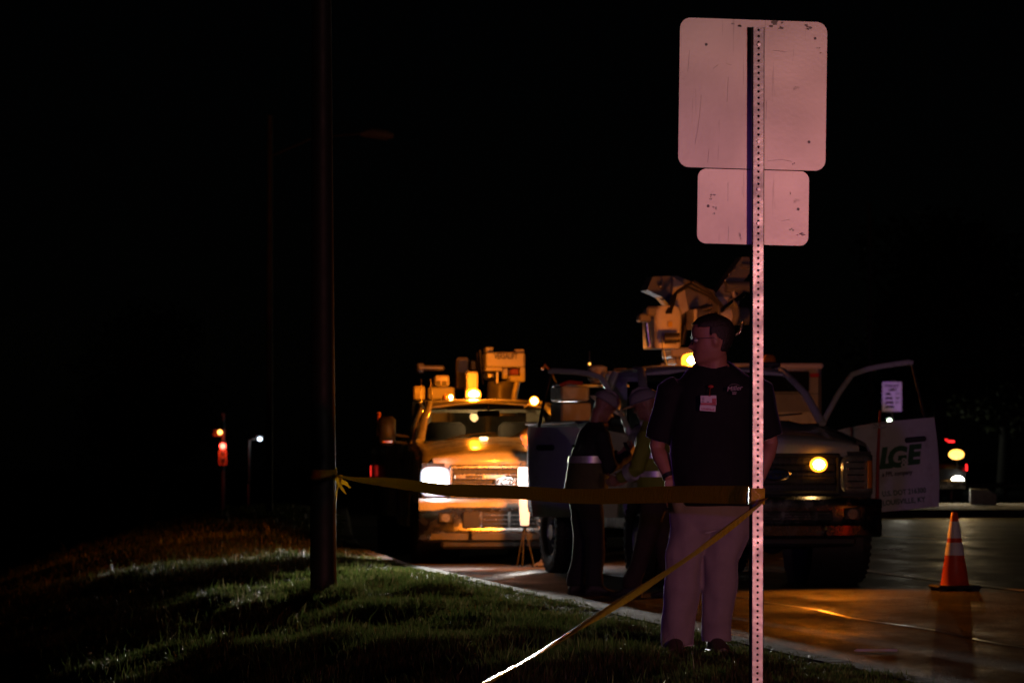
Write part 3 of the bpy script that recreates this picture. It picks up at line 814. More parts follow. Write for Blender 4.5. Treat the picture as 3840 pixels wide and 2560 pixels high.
# grille strobe
q = T2(3080, 1741, 35.75); q.y = -.05
sb = MB().box(q + V(0, .03, 0), (.13, .03, .06), b=.008).build('grille_strobe', black_plastic, t2)
MB().sphere(tuple(q), (.085, .02, .07)).build('strobe_lens', beacon_on, sb, smooth=180)
MB().sphere(tuple(q + V(0, -.008, 0)), (.058, .022, .048)).build('bulb', bulb_hot, sb, smooth=180)
spot('strobe_light', tuple(q + V(0, -.16, 0)), (0, -1, -.05), 90, AMBER, 140, .6, sb, .04)
# pilot mast, and a hidden rear strobe added to light the left truck
q = T2(2211, 1364, 41.0)
rs = MB().tube([(q.x, q.y, 1.55), (q.x, q.y, q.z + .14)], .009, 8).box((q.x, q.y + .02, q.z), (.05, .03, .04), b=.006).build('strobe_mast', black_plastic, t2)
MB().sphere((q.x, q.y - .005, q.z), (.014, .012, .014)).build('pilot_lens', mat('pilot_on', (1, .5, .1), .3, emit=(1, .4, .06), estr=3), rs, smooth=180)
rc = MB().box((-.98, 5.78, 1.46), (.16, .05, .09), b=.012).build('rear_strobe', black_plastic, t2)
MB().sphere((-.98, 5.81, 1.46), (.06, .015, .035)).build('strobe_lens', strobe_on, rc, smooth=180)
spot('rear_strobe_light', (-.98, 5.9, 1.46), (-.32, 1, -.8), 400, AMBER, 165, .8, rc, .04)
# roof beacons
q = T2(2572, 1380, 39.0); beacon(t2, (q.x, 3.02, p2['roof'] - .02), True, .11, .15, 19)
spot('beacon_front_light', (q.x, 2.86, p2['roof'] + .2), (.2, -1, .03), 400, AMBER, 50, .8, t2, .05)
q = T2(2884, 1385, 38.3); bq = beacon(t2, (q.x, q.y, p2['roof'] - .03), False, .07, .14, 0)
MB().box((q.x, q.y, p2['roof'] + .01), (.2, .16, .05), b=.01).build('beacon_mount', black_plastic, bq)
MB().tube([T2(2500, 1385, 38.6), T2(2485, 1300, 38.6), T2(2481, 1262, 38.6)], [.012, .006, .004], 6).sphere(tuple(T2(2500, 1388, 38.6)), .03).build('whip_antenna', black_plastic, t2, smooth=60)
MB().sphere(tuple(T2(2460, 1399, 38.6)), (.05, .05, .04)).build('antenna_puck', chrome, t2, smooth=180)
# boom, bucket and turret
D2 = 40.2
part2(2498, 1305, 2585, 1345, D2, .42, 'turntable', fiber_white, .02); part2(2515, 1340, 2620, 1372, D2, .36, 'turntable_base', fiber_white, .02)
m = MB()
for k in range(5): m.cyl(T2(2510 + 18 * k, 1347, D2) + V(0, -.24, 0), T2(2510 + 18 * k, 1338, D2) + V(0, -.24, 0), .012, n=6)
m.build('turntable_bolt', steel, t2)
MB().cyl(T2(2580, 1570, D2 + .2), T2(2580, 1370, D2 + .2), .24, .2, 20).build('pedestal', grey_paint, t2, smooth=40)
bk_rings = []
for v, w in ((1308, 50), (1300, 53), (1200, 56), (1172, 56), (1158, 50), (1150, 36)):
    c = T2(2482, v, D2 - .3); r = w / FPX * D2
    bk_rings.append([c + V(math.copysign(abs(math.cos(a)) ** .3, math.cos(a)) * r, math.copysign(abs(math.sin(a)) ** .3, math.sin(a)) * .28, 0) for a in np.linspace(0, 2 * math.pi, 32, endpoint=False)])
bkt = MB().loft(bk_rings).build('lift_bucket', fiber_white, t2, smooth=45)
part2(2422, 1148, 2540, 1186, D2 - .55, .05, 'bucket_cover', grey_paint, .02, bkt)
part2(2391, 1176, 2438, 1207, D2 - .5, .14, 'bucket_control_box', grey_paint, .015, bkt)
MB().tube([T2(2426, 1210, D2 - .6), T2(2430, 1250, D2 - .6), T2(2437, 1300, D2 - .6)], .022, 8).build('leveling_rod', chrome, bkt, smooth=60)
m = MB().tube([T2(2492, 1268, D2 - .75), T2(2550, 1266, D2 - .75)], .05, 10)
for k in range(5): m.cyl(T2(2494 + 9 * k, 1268, D2 - .75), T2(2498 + 9 * k, 1268, D2 - .75), .06, n=10)
m.build('boom_winch', hyd_black, t2, smooth=40)
m = MB().tube([T2(2520, 1260, D2), T2(2545, 1180, D2), T2(2600, 1125, D2), T2(2660, 1112, D2)], [.13, .14, .13, .1], 12); m.build('lower_boom', hyd_black, t2, smooth=60)
m = MB().prism([(-.62, .02), (-.56, .16), (-.3, .17), (.1, .02), (.18, -.06), (-.1, -.16), (-.3, -.22), (-.46, -.05)], -.14, .14)
m.build('boom_elbow', grey_paint, t2, M=Matrix.Translation(T2(2630, 1098, D2)))
part2(2478, 1046, 2500, 1126, D2 - .15, .12, 'elbow_plate', fiber_white, .01)
MB().tube([T2(2486, 1048, D2 - .3), T2(2486, 1085, D2 - .3)], .012, 6).sphere(tuple(T2(2476, 1072, D2 - .3)), .02).build('elbow_pin', steel, t2)
MB().prism([(-.08, .22), (.03, .15), (.08, -.12), (-.04, -.2), (-.1, -.06)], -.1, .1).build('elbow_gusset', fiber_white, t2, M=Matrix.Translation(T2(2545, 1120, D2 - .2)))
MB().cyl(T2(2595, 1184, D2 - .2), T2(2800, 1184, D2 + .1), .095, n=20).build('leveling_cylinder', grey_paint, t2, smooth=40)
MB().cyl(T2(2676, 1185, D2 - .22), T2(2738, 1185, D2 - .13), .105, n=20).build('cylinder_sleeve', body_white, t2, smooth=40)
for u in (2668, 2738): MB().cyl(T2(u, 1172, D2 - .2), T2(u + 6, 1172, D2 - .19), .15, n=20).build('cylinder_flange', grey_paint, t2, smooth=40)
part2(2672, 1112, 2730, 1146, D2 - .1, .16, 'cylinder_clamp', fiber_white, .01)
part2(2588, 1160, 2602, 1235, D2 - .35, .3, 'turret_plate', fiber_white, .008)
MB().prism([(-.32, -.22), (.05, .28), (.2, .28), (.2, .2), (.02, -.03), (.02, -.22)], -.12, .12).build('upper_boom_bracket', grey_paint, t2, M=Matrix.Translation(T2(2755, 1065, D2)))
part2(2765, 988, 2838, 1010, D2, .26, 'upper_boom', grey_paint, .015)
MB().cyl(T2(2722, 1076, D2 - .2), T2(2838, 1074, D2 - .1), .06, n=14).build('lift_cylinder', grey_paint, t2, smooth=40)
MB().tube([T2(2750, 1092, D2 - .2), T2(2756, 1115, D2 - .2), T2(2745, 1140, D2 - .2), T2(2740, 1148, D2 - .2)], .02, 8).build('hook', fiber_white, t2, smooth=60)
MB().tube([T2(2760, 1258, D2 - .4), T2(2778, 1245, D2 - .4), T2(2786, 1210, D2 - .4), T2(2784, 1206, D2 - .4)], .014, 8).build('hook', chrome, t2, smooth=60)
MB().tube([T2(2558, 1290, D2 - .1), T2(2572, 1220, D2 - .15), T2(2618, 1165, D2 - .2), T2(2680, 1148, D2 - .2)], .03, 8).build('hydraulic_hose', hyd_black, t2, smooth=60)
for (u_, v_) in ((2560, 1108), (2578, 1092), (2610, 1085), (2640, 1098), (2545, 1085), (2600, 1128), (2708, 1052), (2722, 1030), (2744, 1012)):
    MB().sphere(tuple(T2(u_, v_, D2) + V(0, -.15, 0)), (.016, .012, .016), 8, 6).build('pivot_bolt', steel, t2, smooth=180)
for k_ in range(3):
    MB().tube([T2(2500 + 8 * k_, 1175, D2 - .6), T2(2520 + 10 * k_, 1110 - 10 * k_, D2 - .5), T2(2580 + 12 * k_, 1075 - 12 * k_, D2 - .35), T2(2660 + 6 * k_, 1110 - 6 * k_, D2 - .3), T2(2700 + 6 * k_, 1150, D2 - .3)], .011, 6).build('hydraulic_hose', hyd_black, t2, smooth=60)
MB().cyl(T2(2660, 1200, D2 - .3), T2(2790, 1100, D2 - .2), .03, n=10).build('cylinder_rod', chrome, t2, smooth=40)
part2(2505, 1205, 2522, 1225, D2 - .59, .006, 'warning_label', mat('label_yellow', (.5, .35, .03), .5), .001)
# headache rack and gear behind the cab on the kerb side
part2(2082, 1448, 2190, 1505, 40.4, .5, 'tool_bin', body_white, .02); part2(2082, 1512, 2200, 1590, 40.4, .5, 'tool_bin', body_white, .02)
MB().tube([T2(2100, 1444, 40.1), T2(2135, 1432, 40.1), T2(2185, 1438, 40.1)], .022, 8).build('coiled_hose', mat('red_hose', (.3, .03, .015), .45), t2, smooth=60)
MB().tube([T2(2036, 1380, 40.8), T2(2042, 1366, 40.8), T2(2068, 1395, 40.8), T2(2086, 1436, 40.8)], .014, 6).sphere(tuple(T2(2034, 1381, 40.8)), .02).build('bent_handle', beacon_off, t2, smooth=60)
part2(2268, 1392, 2305, 1440, 40.4, .3, 'parts_box', body_white, .015)
MB().tube([T2(2306, 1440, 40), T2(2306, 1384, 40), T2(2345, 1382, 40), T2(2345, 1436, 40)], .016, 6).build('rack_tube', grey_paint, t2, smooth=60)
MB().box(T2(2230, 1446, 40.3), (.9, .1, .04), b=.01).build('rack_shelf', steel, t2)
# red marker rod with a wire clip beyond the front wheel, and front bumper winch
MB().tube([T2(3300, 1540, 36.3), T2(3292, 1700, 36.3), T2(3288, 1880, 36.3)], [.011, .016, .018], 8).build('marker_rod', mat('red_rod', (.35, .02, .01), .5), t2, smooth=60)
MB().tube([T2(3274, 1590, 36.3), T2(3292, 1596, 36.28), T2(3300, 1586, 36.28), T2(3322, 1586, 36.3)], .005, 6).tube([T2(3274, 1604, 36.3), T2(3298, 1602, 36.28), T2(3318, 1604, 36.3), T2(3324, 1596, 36.3)], .005, 6).tube([T2(3288, 1880, 36.3), T2(3262, 1886, 36.5), T2(3225, 1888, 36.7)], .014, 6).build('rod_bracket', steel, t2, smooth=60)

# drinking-water drum on the shelf
wc = MB().lathe([(.05, 0), (.075, .01), (.075, .03), (.10, .045), (.105, .17), (.10, .18), (.05, .2), (.005, .2)], 24, 'z')
o = wc.build('water_drum', fiber_white, smooth=40); o.location = t2.matrix_basis @ (T2(2240, 1440, 40.3))
tag(o, 'small white plastic drum standing above the hard hat of the stooping worker', 'drum')

# ------------------------------------------------------------------ sign post seen from behind
galv = mat('galvanized', (.2, .2, .205), .34, metal=.85, var=.1, scale=18, rvar=.1, bump=.05, bscale=60)
alu = mat('sign_aluminium', (.44, .42, .40), .40, metal=.5, var=.03, scale=2.0, rvar=.03, bump=.03, bscale=60, dirt=(.37, .35, .335), dscale=1.2)
def alu_marks(m):
    # scuffs, tape residue and long scratches with shapes of their own
    nt = m.node_tree; N = nt.nodes; L = nt.links; b = N['Principled BSDF']; tc = N['Texture Coordinate']
    src = b.inputs['Base Color'].links[0].from_socket
    mp = N.new('ShaderNodeMapping'); mp.inputs['Scale'].default_value = (22, 1, 1.1); mp.inputs['Rotation'].default_value = (0, R(6), 0)
    L.new(tc.outputs['Object'], mp.inputs['Vector'])
    n = N.new('ShaderNodeTexNoise'); n.inputs['Scale'].default_value = 3; n.inputs['Detail'].default_value = 3; L.new(mp.outputs[0], n.inputs['Vector'])
    r = N.new('ShaderNodeValToRGB'); r.color_ramp.elements[0].position = .66; r.color_ramp.elements[1].position = .7
    L.new(n.outputs['Fac'], r.inputs['Fac'])
    n2 = N.new('ShaderNodeTexNoise'); n2.inputs['Scale'].default_value = 9; n2.inputs['Detail'].default_value = 8; n2.inputs['Roughness'].default_value = .75; L.new(tc.outputs['Object'], n2.inputs['Vector'])
    r2 = N.new('ShaderNodeValToRGB'); r2.color_ramp.elements[0].position = .64; r2.color_ramp.elements[1].position = .70
    L.new(n2.outputs['Fac'], r2.inputs['Fac'])
    ad = N.new('ShaderNodeMath'); ad.operation = 'ADD'
    m1 = N.new('ShaderNodeMath'); m1.operation = 'MULTIPLY'; m1.inputs[1].default_value = .3; L.new(r.outputs['Color'], m1.inputs[0])
    m2 = N.new('ShaderNodeMath'); m2.operation = 'MULTIPLY'; m2.inputs[1].default_value = .7; L.new(r2.outputs['Color'], m2.inputs[0])
    L.new(m1.outputs[0], ad.inputs[0]); L.new(m2.outputs[0], ad.inputs[1])
    mx = N.new('ShaderNodeMix'); mx.data_type = 'RGBA'; L.new(ad.outputs[0], mx.inputs['Factor'])
    L.new(src, mx.inputs['A']); mx.inputs['B'].default_value = (.12, .11, .10, 1); L.new(mx.outputs['Result'], b.inputs['Base Color'])
alu_marks(alu)
def alu_warp(m):
    nt = m.node_tree; N = nt.nodes; L = nt.links; b = N['Principled BSDF']; tc = N['Texture Coordinate']
    n = N.new('ShaderNodeTexNoise'); n.inputs['Scale'].default_value = 2.2; n.inputs['Detail'].default_value = 1
    L.new(tc.outputs['Object'], n.inputs['Vector'])
    bp = N.new('ShaderNodeBump'); bp.inputs['Strength'].default_value = 1; bp.inputs['Distance'].default_value = .009
    old = b.inputs['Normal'].links[0].from_socket
    L.new(n.outputs['Fac'], bp.inputs['Height']); L.new(old, bp.inputs['Normal']); L.new(bp.outputs['Normal'], b.inputs['Normal'])
alu_warp(alu)
PD = 15.8
base = at(2833, 2560, PD); base.z = float(verge_z(base.x, PD))
sign = empty('road_sign', base, R(9))
sign.rotation_euler = (0, R(.22), R(9))
tag(sign, 'back of two rounded sign plates on a perforated square steel post', 'sign')
z_top = at(2833, 100, PD).z - base.z
def post_mesh():
    m = MB(); w = .0508 / 2; pitch = .0254; hr = .0056; n = 12; N = int(z_top / pitch) + 1
    for sgn in (-1, 1):
        y = sgn * w
        for i in range(N):
            zc = z_top - pitch * (i + .5)
            sq = []; ci = []
            for k in range(n):
                a = 2 * math.pi * (k + .5) / n; c, s_ = math.cos(a), math.sin(a); q = pitch / 2 / max(abs(c), abs(s_))
                sq.append((c * q, y, zc + s_ * q)); ci.append((c * hr, y, zc + s_ * hr))
            inn = [(p[0], y - sgn * .0028, p[2]) for p in ci]
            vs = sq + ci + inn
            m.add(vs, [(k, (k + 1) % n, n + (k + 1) % n, n + k) for k in range(n)] + [(n + k, n + (k + 1) % n, 2 * n + (k + 1) % n, 2 * n + k) for k in range(n)])
        zb = z_top - pitch * N
        for sx in (-1, 1):
            m.add([(sx * pitch / 2, y, zb), (sx * (w - .004), y, zb), (sx * (w - .004), y, z_top), (sx * pitch / 2, y, z_top)], [(0, 1, 2, 3)])
    zb = z_top - pitch * N
    for sx in (-1, 1):
        m.add([(sx * w, -w + .004, zb), (sx * w, w - .004, zb), (sx * w, w - .004, z_top), (sx * w, -w + .004, z_top)], [(0, 1, 2, 3)])
        for sy in (-1, 1):
            m.add([(sx * (w - .004), sy * w, zb), (sx * w, sy * (w - .004), zb), (sx * w, sy * (w - .004), z_top), (sx * (w - .004), sy * w, z_top)], [(0, 1, 2, 3)])
    return m
post_mesh().build('post', galv, sign)
MB().box((0, -.012, z_top / 2 - .01), (.042, .012, z_top - .03)).build('post_core', mat('post_core_dark', (.004, .004, .004), .9, spec=0), sign)  # black strip inside the hollow post, painting the shade in its holes
def rrect(w, h, r, n=8):
    pts = []
    for cx, cz, a0 in ((w / 2 - r, h / 2 - r, 0), (-w / 2 + r, h / 2 - r, 90), (-w / 2 + r, -h / 2 + r, 180), (w / 2 - r, -h / 2 + r, 270)):
        for k in range(n + 1):
            a = R(a0 + 90 * k / n); pts.append((cx + r * math.cos(a), cz + r * math.sin(a)))
    return pts
def plate(w, h, xc, zc, r, tilt, holes):
    M = Matrix.Translation((xc, .0254 + .0025, zc)) @ Matrix.Rotation(tilt, 4, 'Y')
    o = MB().prism(rrect(w, h, r), -.0015, .0015).build('sign_plate', alu, sign, M=M)
    for hx, hz in holes:
        MB().cyl((hx, -.003, hz), (hx, .0, hz), .006, n=12).build('bolt_hole', dark_steel, o)
    return o
scuff_m = mat('scuff_dark', (.06, .055, .05), .8); scuff_l = mat('scuff_faint', (.30, .285, .27), .6); scratch_m = mat('scratch_grey', (.26, .245, .23), .5)
def scuff(o, x, z, w, h, mt, seed):
    r_ = random.Random(seed); mb = MB(); n = 5
    for k in range(n):
        cx = x + r_.uniform(-.5, .5) * w; cz = z + r_.uniform(-.5, .5) * h; q = r_.uniform(.18, .4)
        pts = [(cx + w * q * r_.uniform(.4, 1) * math.cos(a), cz + h * q * r_.uniform(.4, 1) * math.sin(a)) for a in np.linspace(0, 2 * math.pi, 9, endpoint=False)]
        mb.prism(pts, -.0019 - .0001 * k, -.0012)
    ob = mb.build('scuff_mark', mt, o); ob['kind'] = 'stuff'
def scratch(o, pts):
    MB().tube([(x, -.0016, z) for x, z in pts], .0007, 5).build('scratch', scratch_m, o)
sc = PD / FPX
zc1 = (2560 - (41 + 387) / 2 * 1.6327) * sc; zc2 = (2560 - (388 + 561) / 2 * 1.6327) * sc
z0_ = at(0, 2560, PD).z - base.z
pl1 = plate(.622, .617, -.012, z0_ + zc1 + .0, .045, R(.7), [(-.20, .20), (.26, .24), (.24, -.19)])
pl2 = plate(.469, .308, -.010, z0_ + zc2, .036, R(.7), [(-.19, .0), (.19, -.003)])
def P1(zx, zy): return ((zx - 526) * .6375 * sc / math.cos(R(13)), -(zy - 549) * .6375 * sc)
def P2(zx, zy): return ((zx - 523) * .6375 * sc / math.cos(R(13)), -(zy - 1213) * .6375 * sc)
for k, (zx, zy, w_, h_, mt_) in enumerate(((432, 148, .03, .008, scuff_m), (405, 136, .014, .005, scuff_m), (660, 138, .05, .03, scuff_l), (855, 138, .035, .02, scuff_l), (920, 292, .012, .004, scuff_m), (910, 262, .02, .004, scuff_l), (772, 952, .008, .01, scuff_m))):
    scuff(pl1, *P1(zx, zy), w_, h_, mt_, k)
for k, (zx, zy, w_, h_, mt_) in enumerate(((284, 1150, .018, .012, scuff_l), (270, 1172, .01, .006, scuff_l), (296, 1225, .014, .012, scuff_l), (290, 1256, .01, .006, scuff_m), (745, 1338, .022, .008, scuff_m), (740, 1124, .005, .01, scuff_m), (805, 1365, .035, .012, scuff_l), (448, 1385, .008, .02, scuff_l))):
    scuff(pl2, *P2(zx, zy), w_, h_, mt_, 20 + k)
for l_ in (((222, 560), (215, 680), (205, 760), (190, 850)), ((365, 372), (398, 380)), ((380, 450), (374, 600)), ((606, 580), (604, 700)), ((290, 405), (320, 380)), ((620, 938), (700, 930), (760, 940)), ((272, 880), (266, 960)), ((150, 300), (142, 430)), ((640, 285), (720, 292))): scratch(pl1, [P1(*q_) for q_ in l_])
for l_ in (((373, 1068), (374, 1180)), ((456, 1090), (457, 1140)), ((690, 1290), (740, 1280)), ((380, 1330), (378, 1420))): scratch(pl2, [P2(*q_) for q_ in l_])
for hz in (z0_ + zc1 + .2, z0_ + zc1 - .2, z0_ + zc2 + .07, z0_ + zc2 - .07):
    MB().cyl((0, -.034, hz), (0, -.026, hz), .0075, n=6).build('bolt', steel, sign)

# ------------------------------------------------------------------ poles
wood = mat('weathered_pole', (.05, .042, .035), .75, var=.3, scale=6, bump=.5, bscale=25)
pole_steel = mat('pole_steel', (.016, .0155, .015), .6, metal=.0, var=.15, scale=8, rvar=.08)
bx = -1.52; bd = 31.0; bz = float(verge_z(bx, bd))
lp = MB().lathe([(.112, -.3), (.108, .0), (.103, .9), (.094, 2.2), (.078, 5.0), (.066, 9.5), (.06, 9.55)], 28, 'z')
pole = lp.build('light_pole', pole_steel, smooth=40); pole.location = (bx, bd, bz); pole.rotation_euler = (0, R(-.28), 0)
tag(pole, 'tall dark round pole standing in the grass with barrier tape tied round it', 'pole')

def far_pole(u, D, v_top, v_base, r, label, lum=None):
    b = at(u, v_base, D); zt = at(u, v_top, D).z
    o = empty('utility_pole', b)
    MB().tube([(0, 0, -.2), (0, 0, (zt - b.z) / 2), (0, 0, zt - b.z)], [r, r * .88, r * .75], 14).build('pole', wood, o, smooth=60)
    if lum:
        q = at(lum[0], lum[1], D) - b
        MB().tube([(0, 0, q.z - .35), (q.x * .4, 0, q.z - .05), (q.x - .2, 0, q.z + .02)], .022, 8).build('arm', black_plastic, o, smooth=60)
        MB().tube([(q.x - .28, 0, q.z), (q.x - .1, 0, q.z + .02), (q.x + .12, 0, q.z - .01), (q.x + .24, 0, q.z - .02)], [.04, .085, .09, .04], 12, flat=.9).build('luminaire', mat('luminaire_shell', (.12, .1, .09), .6), o, smooth=60)
    tag(o, label, 'pole'); return o
far_pole(1010, 60, 430, 1880, .055, 'thin wooden pole beyond the light pole with an unlit lamp arm', (1418, 503))
far_pole(3262, 84, 760, 1930, .06, 'faint wooden pole far behind the open truck door')

# ------------------------------------------------------------------ barrier tape
def tape_material():
    m = bpy.data.materials.new('barrier_tape'); m.use_nodes = True
    N = m.node_tree.nodes; L = m.node_tree.links; b = N['Principled BSDF']
    b.inputs['Base Color'].default_value = (.78, .56, .05, 1); b.inputs['Roughness'].default_value = .22
    tl = N.new('ShaderNodeBsdfTranslucent'); tl.inputs['Color'].default_value = (.7, .5, .05, 1)
    mx = N.new('ShaderNodeMixShader'); mx.inputs[0].default_value = .5
    tc = N.new('ShaderNodeTexCoord'); n = N.new('ShaderNodeTexNoise'); n.inputs['Scale'].default_value = 22; n.inputs['Detail'].default_value = 3
    L.new(tc.outputs['Object'], n.inputs['Vector']); bp = N.new('ShaderNodeBump'); bp.inputs['Strength'].default_value = 1; bp.inputs['Distance'].default_value = .03
    L.new(n.outputs['Fac'], bp.inputs['Height']); L.new(bp.outputs['Normal'], b.inputs['Normal'])
    L.new(b.outputs[0], mx.inputs[1]); L.new(tl.outputs[0], mx.inputs[2]); L.new(mx.outputs[0], N['Material Output'].inputs['Surface'])
    return m
tape_m = tape_material()
def ribbon(pts, widths, angs, n=6, curl=.0, th=.0006):
    """ribbon along pts; ang = roll about the run (0 = standing upright); curl = arc across the width"""
    pts = [Vector(p) for p in pts]; front = []; back = []
    for i, p in enumerate(pts):
        t = (pts[min(i + 1, len(pts) - 1)] - pts[max(i - 1, 0)]).normalized()
        up = (V(0, 0, 1) - t * t.z).normalized(); sd = t.cross(up)
        c, s_ = math.cos(angs[i]), math.sin(angs[i]); a = up * c + sd * s_; b = sd * c - up * s_
        cu = curl(i / (len(pts) - 1)) if callable(curl) else curl
        rf, rb = [], []
        for k in range(n):
            q = (k / (n - 1) - .5)
            off = a * (q * widths[i]) + b * (cu * widths[i] * (.25 - q * q) * 4)
            rf.append(p + off + b * th); rb.append(p + off - b * th)
        front.append(rf + rb[::-1])
    return MB().loft(front)
ta = V(bx + .1, bd - .02, at(0, 1782, bd).z); tb = V(base.x - .034, PD - .012, at(0, 1854, PD).z)
NP = 46; pts, ws, an = [], [], []
for i in range(NP):
    t = i / (NP - 1); p = ta.lerp(tb, t); p.z -= .055 * 4 * t * (1 - t) + .006 * math.sin(t * 19)
    pts.append(p); ws.append(.076 * (.45 + .55 * min(1, t * 5)) ); an.append(.95 * (1 - min(1, t * 3.2)) + .12 * math.sin(t * 11) - .15 * max(0, t - .9) * 10 * .5)
tp = empty('barrier_tape', (ta.x, ta.y, ta.z))
tag(tp, 'yellow barrier tape stretched level from the light pole to the sign post', 'barrier tape', 'yellow barrier tape')
off = Matrix.Translation(-Vector(tp.location))
def tbuild(mb, name, parent, mt=None):
    mb.v = [tuple(Vector(v) - Vector(parent.location)) for v in mb.v]
    return mb.build(name, mt or tape_m, parent, smooth=60)
tbuild(ribbon(pts, ws, an, curl=lambda t: .06 + .05 * math.sin(t * 9)), 'tape_span', tp)
# wraps round the pole and the knot tails
for k, (dz, w) in enumerate(((.03, .055), (-.005, .05))):
    ring = [V(bx + (.108 + .002 * k) * math.cos(a), bd + (.108 + .002 * k) * math.sin(a), ta.z + dz + .012 * math.sin(a + k)) for a in np.linspace(0, 2 * math.pi, 33)]
    tbuild(ribbon(ring, [w] * 33, [.05 * math.sin(i) for i in range(33)]), 'tape_wrap', tp)
for k, (dx, L_, tw) in enumerate(((.0, .2, .5), (.03, .15, 1.4), (.045, .1, -.4))):
    tail = [V(bx + .115 + dx * t * 2 + .01 * math.sin(6 * t + k), bd - .03 + .02 * k, ta.z - L_ * t) for t in np.linspace(0, 1, 9)]
    tail_b = MB()
    rr = []
    for i, p in enumerate(tail):
        a = tw + 1.2 * i / 8; w = .02 + .012 * math.sin(i * 1.3 + k)
        dv = V(math.cos(a), math.sin(a), .15) * w; nb = V(-math.sin(a), math.cos(a), 0) * .0006
        rr.append([p - dv + nb, p + dv + nb, p + dv - nb, p - dv - nb])
    tbuild(tail_b.loft(rr), 'tape_tail', tp)
# wrap round the sign post
sq = .0254 + .0032
pz = at(0, 1862, PD).z
def post_wrap(zc, w):
    Mr = Matrix.Rotation(R(9), 4, 'Z'); c = [(-sq, -sq), (sq, -sq), (sq, sq), (-sq, sq), (-sq, -sq)]; P_ = []
    for i in range(4):
        for t in (0.03, .5, .97): P_.append(Mr @ V(c[i][0] + (c[i + 1][0] - c[i][0]) * t, c[i][1] + (c[i + 1][1] - c[i][1]) * t, 0) + V(base.x + (pz - base.z) * math.tan(R(.22)), PD, zc))
    P_.append(P_[0]); return ribbon(P_, [w] * len(P_), [0.04 * math.sin(i * 2.1) for i in range(len(P_))])
tbuild(post_wrap(at(0, 1852, PD).z, .05), 'tape_wrap', tp)
tbuild(post_wrap(at(0, 1876, PD).z, .03), 'tape_wrap', tp)

# second run: twisted, from the post down towards the near left
tc_ = V(base.x + .036, PD - .03, at(0, 1878, PD).z); td = V(-.50, 9.6, .40)
tp2 = empty('barrier_tape', tc_)
tag(tp2, 'twisted yellow barrier tape running from the sign post down to the near left', 'barrier tape', 'yellow barrier tape')
NP = 90; pts, ws, an = [], [], []
for i in range(NP):
    t = i / (NP - 1); p = tc_.lerp(td, t); p.z -= .05 * 4 * t * (1 - t)
    pts.append(p); ws.append(.072 * (.6 + .4 * min(1, t * 6))); an.append(-.85 + .20 * math.sin(t * 6.5 + .3) + .10 * math.sin(t * 19))
tbuild(ribbon(pts, ws, an, n=10, curl=lambda t: .14 + .08 * math.sin(t * 17)), 'tape_span', tp2)
# stake that holds its near end
stake = MB().box((0, 0, .05), (.04, .04, .6), b=.004).build('wooden_stake', wood)
stake.location = (td.x - .02, td.y, float(verge_z(td.x, td.y)))
tag(stake, 'short wooden stake in the grass holding the low end of the tape', 'stake')

# ------------------------------------------------------------------ traffic cone
cone_o = mat('cone_orange', (.75, .07, .015), .42, var=.1, scale=14, bump=.1, bscale=50, dirt=(.35, .05, .02), dscale=6)
cone_w = mat('cone_sheeting', (.88, .87, .87), .5, metal=.1, var=.06, scale=120, bump=.2, bscale=400)
cl = at(3578, 2210, 34.8); cl.z = 0
cone = empty('traffic_cone', cl); tag(cone, 'orange traffic cone with two white bands standing on the wet road', 'cone')
def cr(z): return .130 + (.027 - .130) * (z - .05) / .66
mb = MB().lathe([(cr(.05) + .012, .04), (cr(.06), .06)] + [(cr(z), z) for z in (.2, .4, .6)] + [(cr(.70), .70), (cr(.705) - .004, .708), (.018, .70), (.1, .05)], 36, 'z', caps=False)
mb.build('cone_body', cone_o, cone, smooth=40)
for z0, z1 in ((.32, .435), (.475, .625)):
    MB().lathe([(cr(z0) + .0025, z0), (cr(z1) + .0025, z1)], 36, 'z', caps=False).build('reflective_band', cone_w, cone, smooth=60)
bm_ = MB().box((0, 0, .036), (.40, .40, .03), b=.012)
for sx in (-1, 0, 1):
    for sy in (-1, 1):
        bm_.box((sx * .15, sy * .15, .012), (.07, .06, .026), b=.005)
bm_.build('cone_base', rubber, cone)
cone.rotation_euler = (0, 0, R(8))

# stick on the road
sp_ = at(3285, 2446, 23.7); sp_.z = .012
stick = MB().tube([(-.14, 0, .0), (-.12, 0, .002), (.06, .004, .002), (.125, .004, .0), (.13, .004, 0)], [.003, .0085, .010, .008, .003], 10).build('road_stick', mat('pale_stick', (.6, .55, .48), .4), smooth=60)
stick.location = sp_; stick.rotation_euler = (0, 0, R(4)); tag(stick, 'short pale stick lying on the wet road near the kerb', 'stick')

